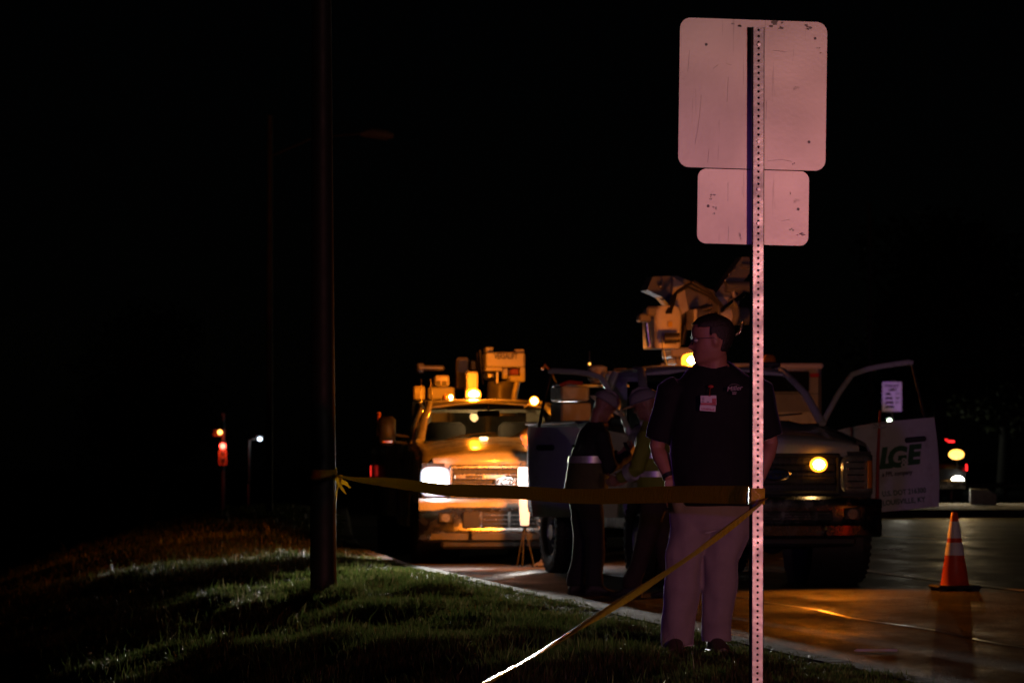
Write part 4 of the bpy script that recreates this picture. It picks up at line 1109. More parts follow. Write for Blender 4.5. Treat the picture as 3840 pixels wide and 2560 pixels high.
# ------------------------------------------------------------------ weight-limit sign seen through the door window
WD = 90.0
wb = at(3345, 1487, WD); wz = wb.z; wb.z = 0
WSC = .75
ws_ = empty('weight_limit_sign', (wb.x, wb.y, 0), R(-5.6)); tag(ws_, 'white weight limit sign with lorry silhouettes seen through the open door window', 'sign')
sheet = mat('sign_sheeting', (.85, .85, .85), .24, metal=.9, var=.04)
MB().prism(rrect(.61, .93, .03), -.002, .002).build('sign_plate', sheet, ws_, M=Matrix.Translation((0, 0, wz)))
MB().box((0, .03, wz / 2 - .2), (.05, .05, wz + 1.2), b=.005).build('post', galv, ws_)
text('WEIGHT', 'lettering', letter_black, ws_, face_m((0, -.004, wz + .335)), .125, bold=.003)
text('LIMIT', 'lettering', letter_black, ws_, face_m((.02, -.004, wz + .215)), .125, bold=.003)
for k, (L_, tx) in enumerate(((.13, '11T'), (.18, '18T'), (.21, '31T'), (.23, '40T'))):
    z = wz + .085 - .135 * k; x0 = -.22
    mb = MB(); mb.box((x0 + .03, -.004, z - .008), (.05, .003, .035)).box((x0 + .045 + L_ / 2, -.004, z + .008), (L_, .003, .05))
    mb.cyl((x0 + .025, -.006, z - .028), (x0 + .025, -.003, z - .028), .014, n=10)
    for q in range(2 + (k > 1)): mb.cyl((x0 + .04 + L_ - .03 * q, -.006, z - .022), (x0 + .04 + L_ - .03 * q, -.003, z - .022), .014, n=10)
    mb.build('lorry_silhouette', letter_black, ws_)
    text(tx, 'lettering', mat('letter_faded', (.12, .12, .13), .5), ws_, face_m((.18, -.004, z)), .1, bold=.001)

for o in ws_.children:
    if not o.name.startswith('post'):
        o.matrix_local = Matrix.Translation((0, 0, wz)) @ Matrix.Scale(WSC, 4) @ Matrix.Translation((0, 0, -wz)) @ o.matrix_local

# ------------------------------------------------------------------ white box van behind the bucket truck
vd = 50.0; vr = at(3085, 1700, vd)
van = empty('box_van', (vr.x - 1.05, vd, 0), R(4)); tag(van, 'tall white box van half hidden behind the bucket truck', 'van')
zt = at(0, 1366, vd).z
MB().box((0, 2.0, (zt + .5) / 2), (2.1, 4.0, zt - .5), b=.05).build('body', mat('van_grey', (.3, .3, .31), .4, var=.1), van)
MB().box((0, 1.98, zt - .02), (2.14, 4.05, .07), b=.025).build('roof_cap', mat('gloss_white', (.8, .8, .8), .12, coat=1), van)
MB().box((.52, -.012, zt - .22), (.72, .03, .27), b=.02).build('rear_window', mat('dark_glass', (.01, .01, .012), .06), van)
MB().box((.5, -.01, zt - .38), (1.0, .02, .012)).build('door_seam', black_plastic, van)
for sx in (-1, 1):
    MB().box((sx * .5, -.008, 1.2), (.97, .02, 1.2), b=.006).build('rear_door', white_paint, van)
    MB().box((sx * .95, -.03, zt - .14), (.12, .03, .05), b=.01).build('marker_lens', red_lens, van)
    for y in (.8, 3.2): make_wheel(van, sx * .92, y, .38, .24, sx)
MB().box((0, -.1, .5), (2.0, .2, .14), b=.02).build('bumper', steel, van)

# ------------------------------------------------------------------ oncoming vehicle far right
fd = 94.0; fl = at(3590, 1800, fd)
fv = empty('far_pickup', (fl.x - .72, fd, 0), R(3)); tag(fv, 'distant pickup with two bright lamps one above the other beyond the traffic cone', 'truck')
fp = mat('dark_paint', (.02, .02, .024), .3, coat=.5)
MB().loft([[(x * .92, y, z) for x, z in ((-1, .45), (-1, .9), (-.94, hz - .04), (-.8, hz), (.8, hz), (.94, hz - .04), (1, .9), (1, .45))] for y, hz in ((0, .95), (.1, 1.05), (1.2, 1.12), (1.5, 1.15), (5.2, 1.15))]).build('body', fp, fv, smooth=30)
MB().loft([[(x * w, y, z) for x in (-1, 1) for z in ((1.1, zt2) if x < 0 else (zt2, 1.1))] for y, w, zt2 in ((1.4, .84, 1.13), (2.0, .74, 1.7), (3.0, .74, 1.75), (3.3, .8, 1.13))]).build('cab', fp, fv, smooth=30)
MB().box((0, -.06, .55), (1.86, .16, .25), b=.04).build('bumper', dark_chrome, fv)
for sx in (-1, 1):
    h = MB().box((sx * .72, -.02, .67), (.3, .08, .17), b=.03).build('headlight', lens_clear, fv)
    MB().sphere((sx * .72, -.06, .67), (.15, .03, .10)).build('bulb_lens', mat('far_headlight_on', (1, 1, .9), .2, emit=(1, .95, .75), estr=40), h, smooth=180)
    spot('headlight_beam', (sx * .72, -.14, .67), (0.05, -1, -.03), 450, (1, .93, .75), 120, .8, h, .06)
    make_wheel(fv, sx * .82, .9, .37, .24, sx); make_wheel(fv, sx * .82, 4.2, .37, .24, sx)
wl_ = MB().cyl((.72, .0, .9), (.70, .0, 1.3), .02, n=8).box((.69, .0, 1.3), (.34, .08, .2), b=.03).build('work_lamp', black_plastic, fv)
MB().sphere((.69, -.05, 1.3), (.19, .03, .12)).build('lamp_lens', mat('work_lamp_on', (1, .9, .6), .2, emit=(1, .45, .07), estr=4.5), wl_, smooth=180)
spot('work_beam', (.69, -.14, 1.3), (.0, -1, -.06), 800, (1, .66, .25), 130, .8, wl_, .06)
red_on = mat('red_marker_on', (.6, .02, .02), .2, emit=(1, .02, .02), estr=4)
MB().box((.62, .3, 1.62), (.16, .05, .04), b=.01).box((.5, .3, 1.66), (.05, .05, .03), b=.005).build('red_marker', red_on, fv)
MB().box((.98, .2, .98), (.03, .05, .16), b=.01).build('red_marker', red_on, fv)
for k in (1.2, 1.0): MB().box((-.72, -.03, k), (.05, .05, .07), b=.01).build('red_marker', red_on, fv)

# small far things on the right
ub = empty('utility_cabinet', at(3685, 1850, 88) , R(-6)); ub.location.z = .15
MB().prism([(-.3, 0), (.3, 0), (.3, .22), (.1, .34), (-.3, .36)], -.2, .2).build('cabinet', body_white, ub); MB().box((0, -.205, .12), (.46, .012, .18), b=.004).build('cabinet_door', body_white, ub)
tag(ub, 'small pale cabinet with a sloping lid on the far island', 'cabinet')
gr_ = empty('guard_rail', (10.2, 112, 0)); tag(gr_, 'low guard rail crossing behind the far island', 'guard rail')
MB().prism([(0, .34), (-.04, .38), (0, .42), (-.04, .46), (0, .50), (.012, .5), (-.025, .46), (.012, .42), (-.025, .38), (.012, .34)], 0, 16, 'x').build('rail', galv, gr_)
for k in range(9): MB().box((.4 + 1.9 * k, .07, .25), (.12, .1, .6), b=.01).build('rail_post', wood, gr_)
dl = MB().tube([(0, 0, -6), (0, 0, -.1)], .05, 8)
def far_lamp(u, v, D, zbase, col, es, r, label, grp=None, pole_dx=.0):
    q = at(u, v, D); o = empty('street_lamp', (q.x + pole_dx, q.y, zbase)); h = q.z - zbase
    MB().tube([(0, 0, 0), (0, 0, h - .05), (-pole_dx, 0, h + .08)], .05, 8).build('pole', wood, o, smooth=60)
    l = MB().box((-pole_dx, 0, h + .09), (.3, .18, .06), b=.02).build('lamp_head', dark_steel, o)
    MB().sphere((-pole_dx, -.06, h), (r, r, r * .8)).build('lamp_lens', mat('far_lamp_%s' % u, col, .3, emit=col, estr=es), l, smooth=180)
    point('lamp_light', (-pole_dx, -.3, h - .15), es * 2, col, l, .1)
    tag(o, label, 'street lamp', grp); return o
far_lamp(3336, 1577, 140, -.05, (.9, 1, .8), 20, .085, 'small white street lamp seen low through the open door window')
far_lamp(975, 1645, 150, -3.2, (.7, .85, 1), 5, .09, 'pale white street lamp on a short arm right of the red signal', None, -.42)

# traffic signal, far left
ts_D = 150; q = at(836, 1672, ts_D)
ts = empty('traffic_signal', (q.x, q.y, -3.2)); tag(ts, 'traffic signal showing red far off to the left of the poles', 'traffic signal')
h = q.z + 3.2
hs = MB().box((0, .1, h - .28), (.27, .2, .86), b=.03).build('signal_housing', mat('signal_yellow', (.12, .07, .02), .5), ts)
fr_ = MB()
for sx in (-1, 1): fr_.box((sx * .14, -.02, h - .45), (.03, .03, .55), b=.005)
fr_.box((0, -.02, h - .73), (.3, .03, .03), b=.005); fr_.build('signal_visor', mat('signal_orange', (.45, .12, .03), .5), hs)
MB().sphere((0, -.03, h), (.115, .04, .115)).build('signal_lens', mat('signal_red_on', (1, .05, .05), .3, emit=(1, .06, .04), estr=14), hs, smooth=180)
for k in (1, 2): MB().sphere((0, -.01, h - .26 * k), (.08, .02, .08)).build('signal_lens', dark_steel, hs, smooth=180)
MB().tube([(0, .25, 0), (0, .25, h + 1.3)], .07, 10).build('pole', wood, ts, smooth=60)
aw = at(820, 1620, ts_D); am = MB().box((aw.x - q.x, .05, aw.z + 3.2), (.5, .2, .3), b=.05).build('flasher_head', mat('signal_yellow', (.12, .07, .02), .5), ts)
MB().sphere((aw.x - q.x + .06, -.07, aw.z + 3.2), (.09, .03, .09)).build('flasher_lens', mat('flasher_on', (1, .5, .1), .3, emit=(1, .42, .08), estr=7), am, smooth=180)
point('signal_light', (0, -.4, h), 40, (1, .08, .03), hs, .1)
far_pole(930, 140, 1640, 1795, .035, 'short orange lit post between the red signal and the thin pole')

# ------------------------------------------------------------------ people
def fuse(mb, name, mt, parent, voxel=.01, smooth_it=6, cuts=(), wrinkle=0.0, wscale=9.0, wz=1.0):
    me = bpy.data.meshes.new('tmp'); me.from_pydata(mb.v, [], mb.f)
    bm = bmesh.new(); bm.from_mesh(me); bmesh.ops.recalc_face_normals(bm, faces=bm.faces); bm.to_mesh(me); bm.free()
    o = bpy.data.objects.new('tmp', me); C.objects.link(o)
    r = o.modifiers.new('r', 'REMESH'); r.mode = 'VOXEL'; r.voxel_size = voxel
    s_ = o.modifiers.new('s', 'SMOOTH'); s_.iterations = smooth_it; s_.factor = .5
    dg = bpy.context.evaluated_depsgraph_get()
    out = bpy.data.meshes.new_from_object(o.evaluated_get(dg))
    bpy.data.objects.remove(o); bpy.data.meshes.remove(me)
    out.name = name
    bm = bmesh.new(); bm.from_mesh(out)
    for co, no in cuts:
        bmesh.ops.bisect_plane(bm, geom=bm.verts[:] + bm.edges[:] + bm.faces[:], plane_co=co, plane_no=no, clear_outer=True)
    if wrinkle:
        bm.normal_update()
        for v in bm.verts:
            q = Vector((v.co.x * wscale, v.co.y * wscale, v.co.z * wscale * wz))
            n = mnoise.noise(q) + .5 * mnoise.noise(q * 2.3)
            v.co += v.normal * (wrinkle * n)
    bm.to_mesh(out); bm.free()
    out.materials.clear(); out.materials.append(mt); out.shade_smooth()
    q = bpy.data.objects.new(name, out); C.objects.link(q); q.parent = parent
    return q

HT = [0, .05, .12, .2, .26, .32, .4, .48, .55, .62, .72, .82, .9, .96, 1.0]
HF = [.070, .088, .088, .092, .086, .090, .088, .084, .094, .097, .094, .082, .062, .035, .004]
HB = [-.0, -.03, -.055, -.066, -.072, -.08, -.092, -.10, -.105, -.107, -.105, -.095, -.073, -.045, -.006]
HW = [.022, .042, .054, .060, .064, .067, .071, .073, .074, .075, .074, .068, .054, .034, .004]
def head_ring(t, e=0.0, n=40, hgt=.24):
    f = np.interp(t, HT, HF) + e; b = np.interp(t, HT, HB) - e; w = np.interp(t, HT, HW) + e
    ring = []
    for k in range(n):
        a = 2 * math.pi * k / n; c, s_ = math.cos(a), math.sin(a)
        x = (f if c > 0 else -b) * math.copysign(abs(c) ** .86, c); y = w * math.copysign(abs(s_) ** .86, s_)
        if e == 0 and c > 0:
            x += .030 * math.exp(-((t - .345) / .05) ** 2) * math.exp(-(y / .013) ** 2) + .018 * math.exp(-((t - .43) / .06) ** 2) * math.exp(-(y / .010) ** 2)
            x -= .010 * math.exp(-((t - .49) / .045) ** 2) * math.exp(-((abs(y) - .032) / .015) ** 2)
            x += .006 * math.exp(-((t - .215) / .025) ** 2) * math.exp(-(y / .025) ** 2) + .004 * math.exp(-((t - .165) / .02) ** 2) * math.exp(-(y / .022) ** 2)
        ring.append((x, y, t * hgt + e * (t - .5)))
    return ring
def head_mb(mb, M):
    ts = sorted(set(list(np.linspace(0, 1, 41)) + HT))
    mb.loft([head_ring(t) for t in ts], M=M)
    for sy in (-1, 1):
        mb.sphere((-.012, sy * .074, .115), (.016, .008, .032), M=M); mb.sphere((-.006, sy * .076, .135), (.018, .009, .018), M=M)
def hair_part(parent, M, mt, hairline=.80, e=.007):
    ts = np.linspace(.22, 1, 34); n = 60; mb = MB()
    rings = [head_ring(t, e, n) for t in ts]
    vs = [p for r in rings for p in r]; fs = []
    for i in range(len(ts) - 1):
        t = (ts[i] + ts[i + 1]) / 2
        for k in range(n):
            a = abs(((k + .5) / n * 360 + 180) % 360 - 180)   # 0 = face
            back = a > 112 - 30 * float(sm(.45, .62, t)) and t > .26 + .0 * a
            if a > 118 and t > .24: back = True
            if a < 95 and t < .55: back = False
            if t > hairline - .06 * (a > 45) or back:
                fs.append((i * n + k, i * n + (k + 1) % n, (i + 1) * n + (k + 1) % n, (i + 1) * n + k))
    vs = [(x + .0025 * mnoise.noise(Vector((x, y, z)) * 60), y + .0025 * mnoise.noise(Vector((y, z, x)) * 60), z + .0025 * mnoise.noise(Vector((z, x, y)) * 70)) for x, y, z in vs]
    mb.add(vs, fs, M)
    o = mb.build('hair', mt, parent, smooth=180)
    sd = o.modifiers.new('thickness', 'SOLIDIFY'); sd.thickness = .006; sd.offset = -1
    return o
def hand_mb(mb, wrist, d, nrm, curl=.6, thumb=1):
    d = Vector(d).normalized(); nrm = Vector(nrm).normalized(); s_ = d.cross(nrm).normalized(); w = Vector(wrist)
    pal = [[w + d * t + s_ * (a * k) + nrm * (b * .014) for a, b in ((-1, -1), (1, -1), (1, 1), (-1, 1))] for t, k in ((-.01, .024), (.03, .036), (.09, .04))]
    mb.loft(pal)
    for i, L_ in enumerate((.075, .085, .08, .062)):
        p = w + d * .085 + s_ * (-.03 + .02 * i); q = d.copy(); pts = [p]
        for k in range(3):
            q = (q * math.cos(curl * .8) + nrm * math.sin(curl * .8)).normalized() if k else (q * math.cos(curl * .4) + nrm * math.sin(curl * .4)).normalized()
            p = p + q * (L_ * (.42, .32, .26)[k]); pts.append(p)
        mb.tube(pts, [.0095, .009, .0085, .007], 8)
    p = w + d * .03 + s_ * (-.034 * thumb); q = (d * .75 - s_ * .55 * thumb + nrm * .35).normalized()
    mb.tube([p, p + q * .04, p + q * .065 + nrm * .012, p + q * .08 + nrm * .025], [.013, .0115, .010, .008], 8)

def ell(cx, cy, z, rx, ry, n=28, sq=.9):
    return [(cx + rx * math.copysign(abs(math.cos(a)) ** sq, math.cos(a)), cy + ry * math.copysign(abs(math.sin(a)) ** sq, math.sin(a)), z) for a in np.linspace(0, 2 * math.pi, n, endpoint=False)]

def shoe(parent, ankle, yaw, mt, L_=.28, h=.1):
    mb = MB(); rings = []
    for t, w, hh in ((-.08, .026, .05), (-.07, .036, .08), (-.02, .04, h), (.05, .042, h * .85), (.11, .048, .06), (.16, .045, .045), (.195, .025, .03)):
        rings.append([(t, w * c, max(0.0, hh * (.5 + .5 * s_)) if s_ > -.99 else 0) for c, s_ in [(math.cos(a) , math.sin(a)) for a in np.linspace(0, 2 * math.pi, 16, endpoint=False)]])
    mb.loft(rings)
    mb.box((.058, 0, .009), (.275, .088, .018), b=.007)
    M = Matrix.Translation(ankle) @ Matrix.Rotation(yaw, 4, 'Z')
    return mb.build('shoe', mt, parent, smooth=50, M=M)

skin = mat('skin', (.36, .17, .11), .5, var=.12, scale=18, bump=.1, bscale=120)
hair_dark = mat('hair_dark', (.018, .012, .009), .55, var=.3, scale=60, bump=.5, bscale=160)
shirt_black = mat('polo_black', (.007, .007, .008), .8, var=.2, scale=30, bump=.3, bscale=350, sheen=.8, spec=.3)
khaki = mat('khaki_trousers', (.27, .235, .205), .85, var=.12, scale=10, bump=.35, bscale=260, sheen=1.0)
shoe_m = mat('shoe_leather', (.05, .03, .02), .5, var=.2)

# --- the man in the black polo
mx, md = 1.045, 20.9
mz = float(verge_z(mx, md)) + .005
man = empty('person', (mx, md, mz))
tag(man, 'person in black polo shirt and light trousers with glasses, hands in pockets, looking left', 'person')
SC = 688.0
def mp_(u, v, y=0.0): return V((u - 2640) / SC, y, (2455 - v) / SC)
torso = [(.05, .01, .70, .20, .145), (.05, .01, .80, .208, .168), (.048, 0, .88, .212, .178), (.042, -.01, .98, .225, .18), (.04, -.015, 1.08, .232, .172), (.045, -.01, 1.18, .228, .158),
         (.05, 0, 1.28, .226, .142), (.055, .0, 1.36, .224, .132), (.06, .005, 1.44, .222, .122), (.06, .008, 1.49, .198, .11), (.058, .01, 1.53, .155, .095), (.055, .01, 1.565, .105, .082), (.05, .008, 1.60, .07, .066)]
LS, RS = V(-.16, .01, 1.435), V(.28, .01, 1.435)
LE, RE = V(-.255, .05, 1.115), V(.365, .05, 1.135)
LWr, RWr = mp_(2512, 1808, -.02), V(.295, -.03, .93)
body = MB()
hm = Matrix.Translation((.045, -.015, 1.565)) @ Matrix.Rotation(R(183), 4, 'Z') @ Matrix.Rotation(R(2), 4, 'Y') @ Matrix.Scale(1.13, 4)
head_mb(body, hm)
body.tube([(.05, .01, 1.42), (.055, .01, 1.52), (.06, .0, 1.60), (.055, -.005, 1.68)], [(.07, .08), (.068, .068), (.066, .066), (.06, .06)], 16)
body.loft([ell(cx, cy, z, rx - .03, ry - .03) for cx, cy, z, rx, ry in torso[1:-1]])
for S_, E_, W_ in ((LS, LE, LWr), (RS, RE, RWr)):
    body.tube([S_, S_.lerp(E_, .5), E_, E_.lerp(W_, .3), E_.lerp(W_, .75), W_], [.056, .052, .043, .046, .036, .029], 14)
hand_mb(body, LWr, (.12, .08, -1), (0, 1, 0), .25, -1); hand_mb(body, RWr, (-.3, .05, -1), (0, 1, 0), .25, 1)
LH, RH = V(-.055, .01, .78), V(.145, .01, .78)
LK, RK = mp_(2560, 2130, -.01), mp_(2700, 2130, -.0)
LA, RA = mp_(2545, 2420, .02), mp_(2690, 2400, .06)
for H_, K_, A_ in ((LH, LK, LA), (RH, RK, RA)): body.tube([H_, K_, A_], [.08, .055, .04], 12)
fuse(body, 'body', skin, man, .0065, 3)
sh = MB(); sh.loft([ell(cx, cy, z, rx, ry) for cx, cy, z, rx, ry in torso])
for S_, E_, sx in ((LS, LE, -1), (RS, RE, 1)):
    e2 = S_.lerp(E_, .80)
    sh.tube([S_ + V(-sx * .03, 0, 0), S_ + V(sx * .015, 0, -.02), S_.lerp(E_, .4), e2, e2 + (E_ - S_) * .10], [.085, .088, .082, .080, .079], 16)
fuse(sh, 'polo_shirt', shirt_black, man, .01, 6, cuts=[((0, 0, 1.575), (0, -.42, 1)), ((0, 0, .795), (0, 0, -1))], wrinkle=.011, wscale=6, wz=.75)
col = MB()
for s2 in (-1, 1):
    rr = []
    for a in np.linspace(0, 1, 12):
        ang = R(90 - s2 * (a * 168)); r0 = .073
        c = V(.05 + math.cos(ang) * r0, .008 + math.sin(ang) * r0 * .98, 1.578 - .05 * a)
        o_ = V(math.cos(ang), math.sin(ang), 0)
        rr.append([c + V(0, 0, .014), c + o_ * .012 + V(0, 0, .012), c + o_ * .036 + V(0, 0, -.03 - .015 * a), c + o_ * .031 + V(0, 0, -.034 - .015 * a)])
    col.loft(rr)
col.build('collar', shirt_black, man, smooth=60)
pn = MB()
pn.loft([ell(.035, .01, z, rx, ry) for z, rx, ry in ((.66, .185, .12), (.74, .205, .14), (.82, .212, .15), (.90, .216, .15), (.94, .214, .148))])
pn.tube([LH + V(-.02, 0, .06), V(-.07, .0, .66), LK + V(-.004, 0, .04), LK + V(-.004, 0, -.12), mp_(2545, 2330, .01), LA + V(0, 0, .02), LA + V(0, 0, -.02)], [.112, .106, .098, .095, .092, .088, .086], 20)
pn.tube([RH + V(.02, 0, .06), V(.15, .0, .66), RK + V(.0, 0, .04), RK + V(-.002, 0, -.12), mp_(2692, 2330, .03), RA + V(0, 0, .02), RA + V(0, 0, -.02)], [.112, .106, .097, .094, .091, .086, .084], 20)
pn.sphere((-.125, -.05, .82), (.055, .05, .08)); pn.sphere((.20, -.05, .82), (.05, .045, .08))
fuse(pn, 'trousers', khaki, man, .01, 5, wrinkle=.017, wscale=6.5, wz=.5)
shoe(man, LA + V(-.01, -.02, -LA.z + .0), R(-100), shoe_m); shoe(man, RA + V(-.01, -.02, -RA.z + .0), R(-80), shoe_m)
hair_part(man, hm, hair_dark)
gl = MB(); 
def hp(x, y, z): return hm @ Vector((x, y, z))
for sy in (-1, 1):
    cx = .095; ring = [hp(cx - .006 * abs(math.cos(a)) + .004 , sy * .034 + .026 * math.cos(a), .116 + .021 * math.sin(a)) for a in np.linspace(0, 2 * math.pi, 19)]
    gl.tube(ring, .0022, 6)
    gl.tube([hp(.094, sy * .06, .122), hp(.06, sy * .079, .123), hp(-.005, sy * .081, .125), hp(-.02, sy * .079, .11)], .0022, 6)
gl.tube([hp(.1, -.008, .12), hp(.103, 0, .123), hp(.1, .008, .12)], .002, 6)
gl.build('glasses', dark_steel, man, smooth=60)
for sy in (-1, 1): MB().sphere((.078, sy * .032, .118), (.012, .013, .011), M=hm).build('eye', mat('eye_white', (.5, .5, .48), .2), man, smooth=180)
wa = LWr + (LE - LWr) * .1
MB().tube([wa + (LE - LWr).normalized() * .012, wa - (LE - LWr).normalized() * .012], .036, 18).build('wrist_watch', black_plastic, man, smooth=50)
# badge on a reel, printed flat on two cards
card = mat('card_white', (.62, .58, .58), .35); card_red = mat('card_red', (.45, .02, .02), .4)
yb_ = -.196
bq = mp_(2650, 1516, yb_)
b1 = MB().box((bq.x, yb_, bq.z), (.086, .003, .053), rot=(0, R(-1), 0), b=.001).build('badge', card, man)
MB().box((bq.x, yb_ - .003, bq.z - .019), (.082, .0015, .012)).box((bq.x + .03, yb_ - .003, bq.z - .002), (.022, .0015, .026)).build('badge_print', card_red, b1)
mbt = MB()
for k in range(4): mbt.box((bq.x - .030, yb_ - .003, bq.z + .015 - .008 * k), (.014, .001, .003))
mbt.box((bq.x - .003, yb_ - .003, bq.z - .008), (.012, .001, .004)).build('badge_print', letter_black, b1)
b2 = MB().box((bq.x - .004, yb_ + .004, bq.z - .042), (.086, .003, .032), rot=(0, R(4), 0), b=.001).build('badge', card, man)
text('LOUISVILLE', 'lettering', card_red, b2, face_m((bq.x - .004, yb_ + .001, bq.z - .048), tilt=R(-4)), .0135, bold=.0004)
MB().tube([(bq.x + .006, yb_ - .001, bq.z + .027), (bq.x + .008, yb_ + .01, bq.z + .05), (bq.x + .012, yb_ + .03, bq.z + .083)], .002, 6).box((bq.x + .006, yb_ - .003, bq.z + .025), (.012, .006, .006), b=.001).build('badge_strap', mat('strap_red', (.35, .05, .02), .4), man)
MB().sphere((bq.x + .014, yb_ + .03, bq.z + .075), (.016, .006, .009)).build('badge_reel', card_red, man, smooth=180)
thread = mat('thread_pale', (.42, .36, .38), .7)
lg = mp_(2746, 1474, -.166)
text('Miller', 'lettering', thread, man, face_m((lg.x, -.186, lg.z + .003), tilt=R(6)), .036, .3, bold=.0004)
stb = MB()
for k, (dx, w_) in enumerate(((-.008, .006), (.0, .007), (.009, .006), (-.006, .008), (.005, .009))): stb.box((lg.x + dx, -.187, lg.z - (.018 if k < 3 else .026)), (w_, .002, .005))
stb.build('stitching', thread, man)
arc = MB().tube([(lg.x + .03 * math.sin(a), -.184, lg.z + .012 + .015 * math.cos(a)) for a in np.linspace(-1.2, 1.2, 12)], .0008, 5); arc.build('stitching', thread, man)

# --- workers
def worker(nm, loc, yaw, lab, sp):
    """sp: lean, colours; local frame: +x is where the worker faces"""
    w = empty('person', loc, yaw); tag(w, lab, 'person', sp.get('group'))
    ln = sp.get('lean', .0); k = sp.get('k', 1.0)
    def L(x, y, z): return V(x + ln * max(0, z - .9), y, z)
    tor = [(.0, .84, .15, .18), (.0, .95, .16, .185), (.0, 1.1, .155, .19), (.0, 1.25, .15, .205), (.0, 1.36, .13, .21), (-.01, 1.43, .10, .18), (-.01, 1.48, .07, .1), (-.005, 1.52, .062, .062)]
    sh_l, sh_r = L(0, .2, 1.40), L(0, -.2, 1.40)
    el_l, el_r = L(*sp['el_l']), L(*sp['el_r']); wr_l, wr_r = L(*sp['wr_l']), L(*sp['wr_r'])
    b = MB(); hp_ = sp.get('pitch', 20)
    M = Matrix.Translation(L(.015, 0, 1.545)) @ Matrix.Rotation(R(sp.get('hyaw', 0)), 4, 'Z') @ Matrix.Rotation(R(hp_), 4, 'Y')
    head_mb(b, M)
    b.tube([L(-.01, 0, 1.42), L(0, 0, 1.52), L(.01, 0, 1.62)], [.06, .058, .055], 14)
    b.loft([ell(L(cx, 0, z).x, 0, z, rx - .03, ry - .03) for cx, z, rx, ry in tor[:-1]])
    for S_, E_, W_, dd in ((sh_l, el_l, wr_l, 1), (sh_r, el_r, wr_r, -1)):
        b.tube([S_, S_.lerp(E_, .5), E_, E_.lerp(W_, .3), W_], [.055, .05, .042, .043, .029], 12)
        hand_mb(b, W_, (W_ - E_), V(0, -dd, .3), .55, dd)
    hips = (V(0, .09, .86), V(0, -.09, .86)); kn = sp.get('knees', ((.03, .1, .48), (.03, -.1, .48))); ank = sp.get('ankles', ((0, .11, .09), (0, -.11, .09)))
    for H_, K_, A_ in zip(hips, kn, ank): b.tube([H_, V(*K_), V(*A_)], [.07, .05, .038], 12)
    fuse(b, 'body', skin, w, .009, 3)
    j = MB(); j.loft([ell(L(cx, 0, z).x, 0, z, rx + .012, ry + .01) for cx, z, rx, ry in tor])
    for S_, E_, W_ in ((sh_l, el_l, wr_l), (sh_r, el_r, wr_r)):
        j.tube([S_ + V(0, -.03 * (1 if S_.y > 0 else -1), 0), S_.lerp(E_, .4), E_, E_.lerp(W_, .4), E_.lerp(W_, .9)], [.085, .074, .066, .06, .05], 14)
    fuse(j, 'jacket', sp['top'], w, .012, 5, cuts=[((0, 0, .86), (0, 0, -1)), ((0, 0, 1.515), (0, 0, 1))], wrinkle=.009, wscale=8)
    t = MB(); t.loft([ell(0, 0, z, rx, ry) for z, rx, ry in ((.76, .13, .165), (.86, .15, .185), (.95, .148, .18))])
    for H_, K_, A_ in zip(hips, kn, ank):
        A = V(*A_); t.tube([H_, H_.lerp(V(*K_), .5), V(*K_), V(*K_).lerp(A, .5), A + V(0, 0, .06), A + V(0, 0, -.01)], [.12, .105, .085, .08, .082, .084], 16)
    fuse(t, 'trousers', sp['legs'], w, .012, 5, wrinkle=.012, wscale=7, wz=.6)
    for A_, ya in zip(ank, sp.get('feet', (0, 0))):
        shoe(w, V(A_[0], A_[1], A_[2] - .09), R(ya), boot_m, h=.14)
    if sp.get('hat'):
        h = MB(); rings = []
        for t_, e in ((.62, .03), (.66, .028), (.8, .032), (.92, .034), (.99, .03)): rings.append(head_ring(t_, e, 32))
        h.loft(rings, M=M)
        br = []
        for (e, dz) in ((.026, .004), (.055, -.006), (.056, -.010), (.026, -.002)):
            br.append([(x * (1.0 + (.25 if x > 0 else 0)), y, .62 * .24 + dz) for x, y, z in head_ring(.62, e, 32)])
        h.loft(br + [br[0]], caps=False, M=M)
        h.tube([(-.12, 0, .19), (-.06, 0, .252), (0, 0, .272), (.06, 0, .26), (.11, 0, .21)], .014, 8, M=M)
        ho = h.build('hard_hat', sp['hat'], w, smooth=50)
        if sp.get('decal'): MB().box((.0, -.118, .178), (.07, .006, .016), M=M).build('hat_decal', emblem_blue, ho)
    for zc, wd, ra_, rb_ in sp.get('bands', ()):
        rings = []
        for z in (zc - wd / 2, zc + wd / 2):
            cx = np.interp(z, [q[1] for q in tor], [q[0] for q in tor]); rx = np.interp(z, [q[1] for q in tor], [q[2] for q in tor]); ry = np.interp(z, [q[1] for q in tor], [q[3] for q in tor])
            rings.append(ell(L(cx, 0, z).x, 0, z, rx + .026, ry + .024))
        MB().loft(rings, caps=False).build('reflective_band', retro, w, smooth=60)
    for E_, W_, t0, t1 in sp.get('armbands', ()):
        a, c = L(*E_), L(*W_); MB().tube([a.lerp(c, t0), a.lerp(c, t1)], .082, 16).build('reflective_band', retro, w, smooth=50)
    for leg, z0, z1 in sp.get('legbands', ()):
        K_, A_ = V(*kn[leg]), V(*ank[leg]); f = lambda z: K_.lerp(A_, (K_.z - z) / (K_.z - A_.z))
        MB().tube([f(z1), f(z0)], .096, 16).build('reflective_band', retro, w, smooth=50)
    return w
retro = mat('retroreflective', (.75, .73, .72), .42, metal=.6, var=.05, scale=50)
boot_m = mat('work_boot', (.03, .022, .016), .6, var=.2)
jk_dark = mat('dark_jacket', (.016, .015, .014), .85, var=.2, bump=.3, bscale=200)
hv_green = mat('hi_vis', (.24, .30, .02), .75, var=.1, bump=.25, bscale=200)
olive = mat('olive_cloth', (.09, .085, .025), .8, var=.15, bump=.25, bscale=200)
tr_dark = mat('dark_trousers', (.022, .02, .019), .85, var=.2, bump=.3, bscale=200)
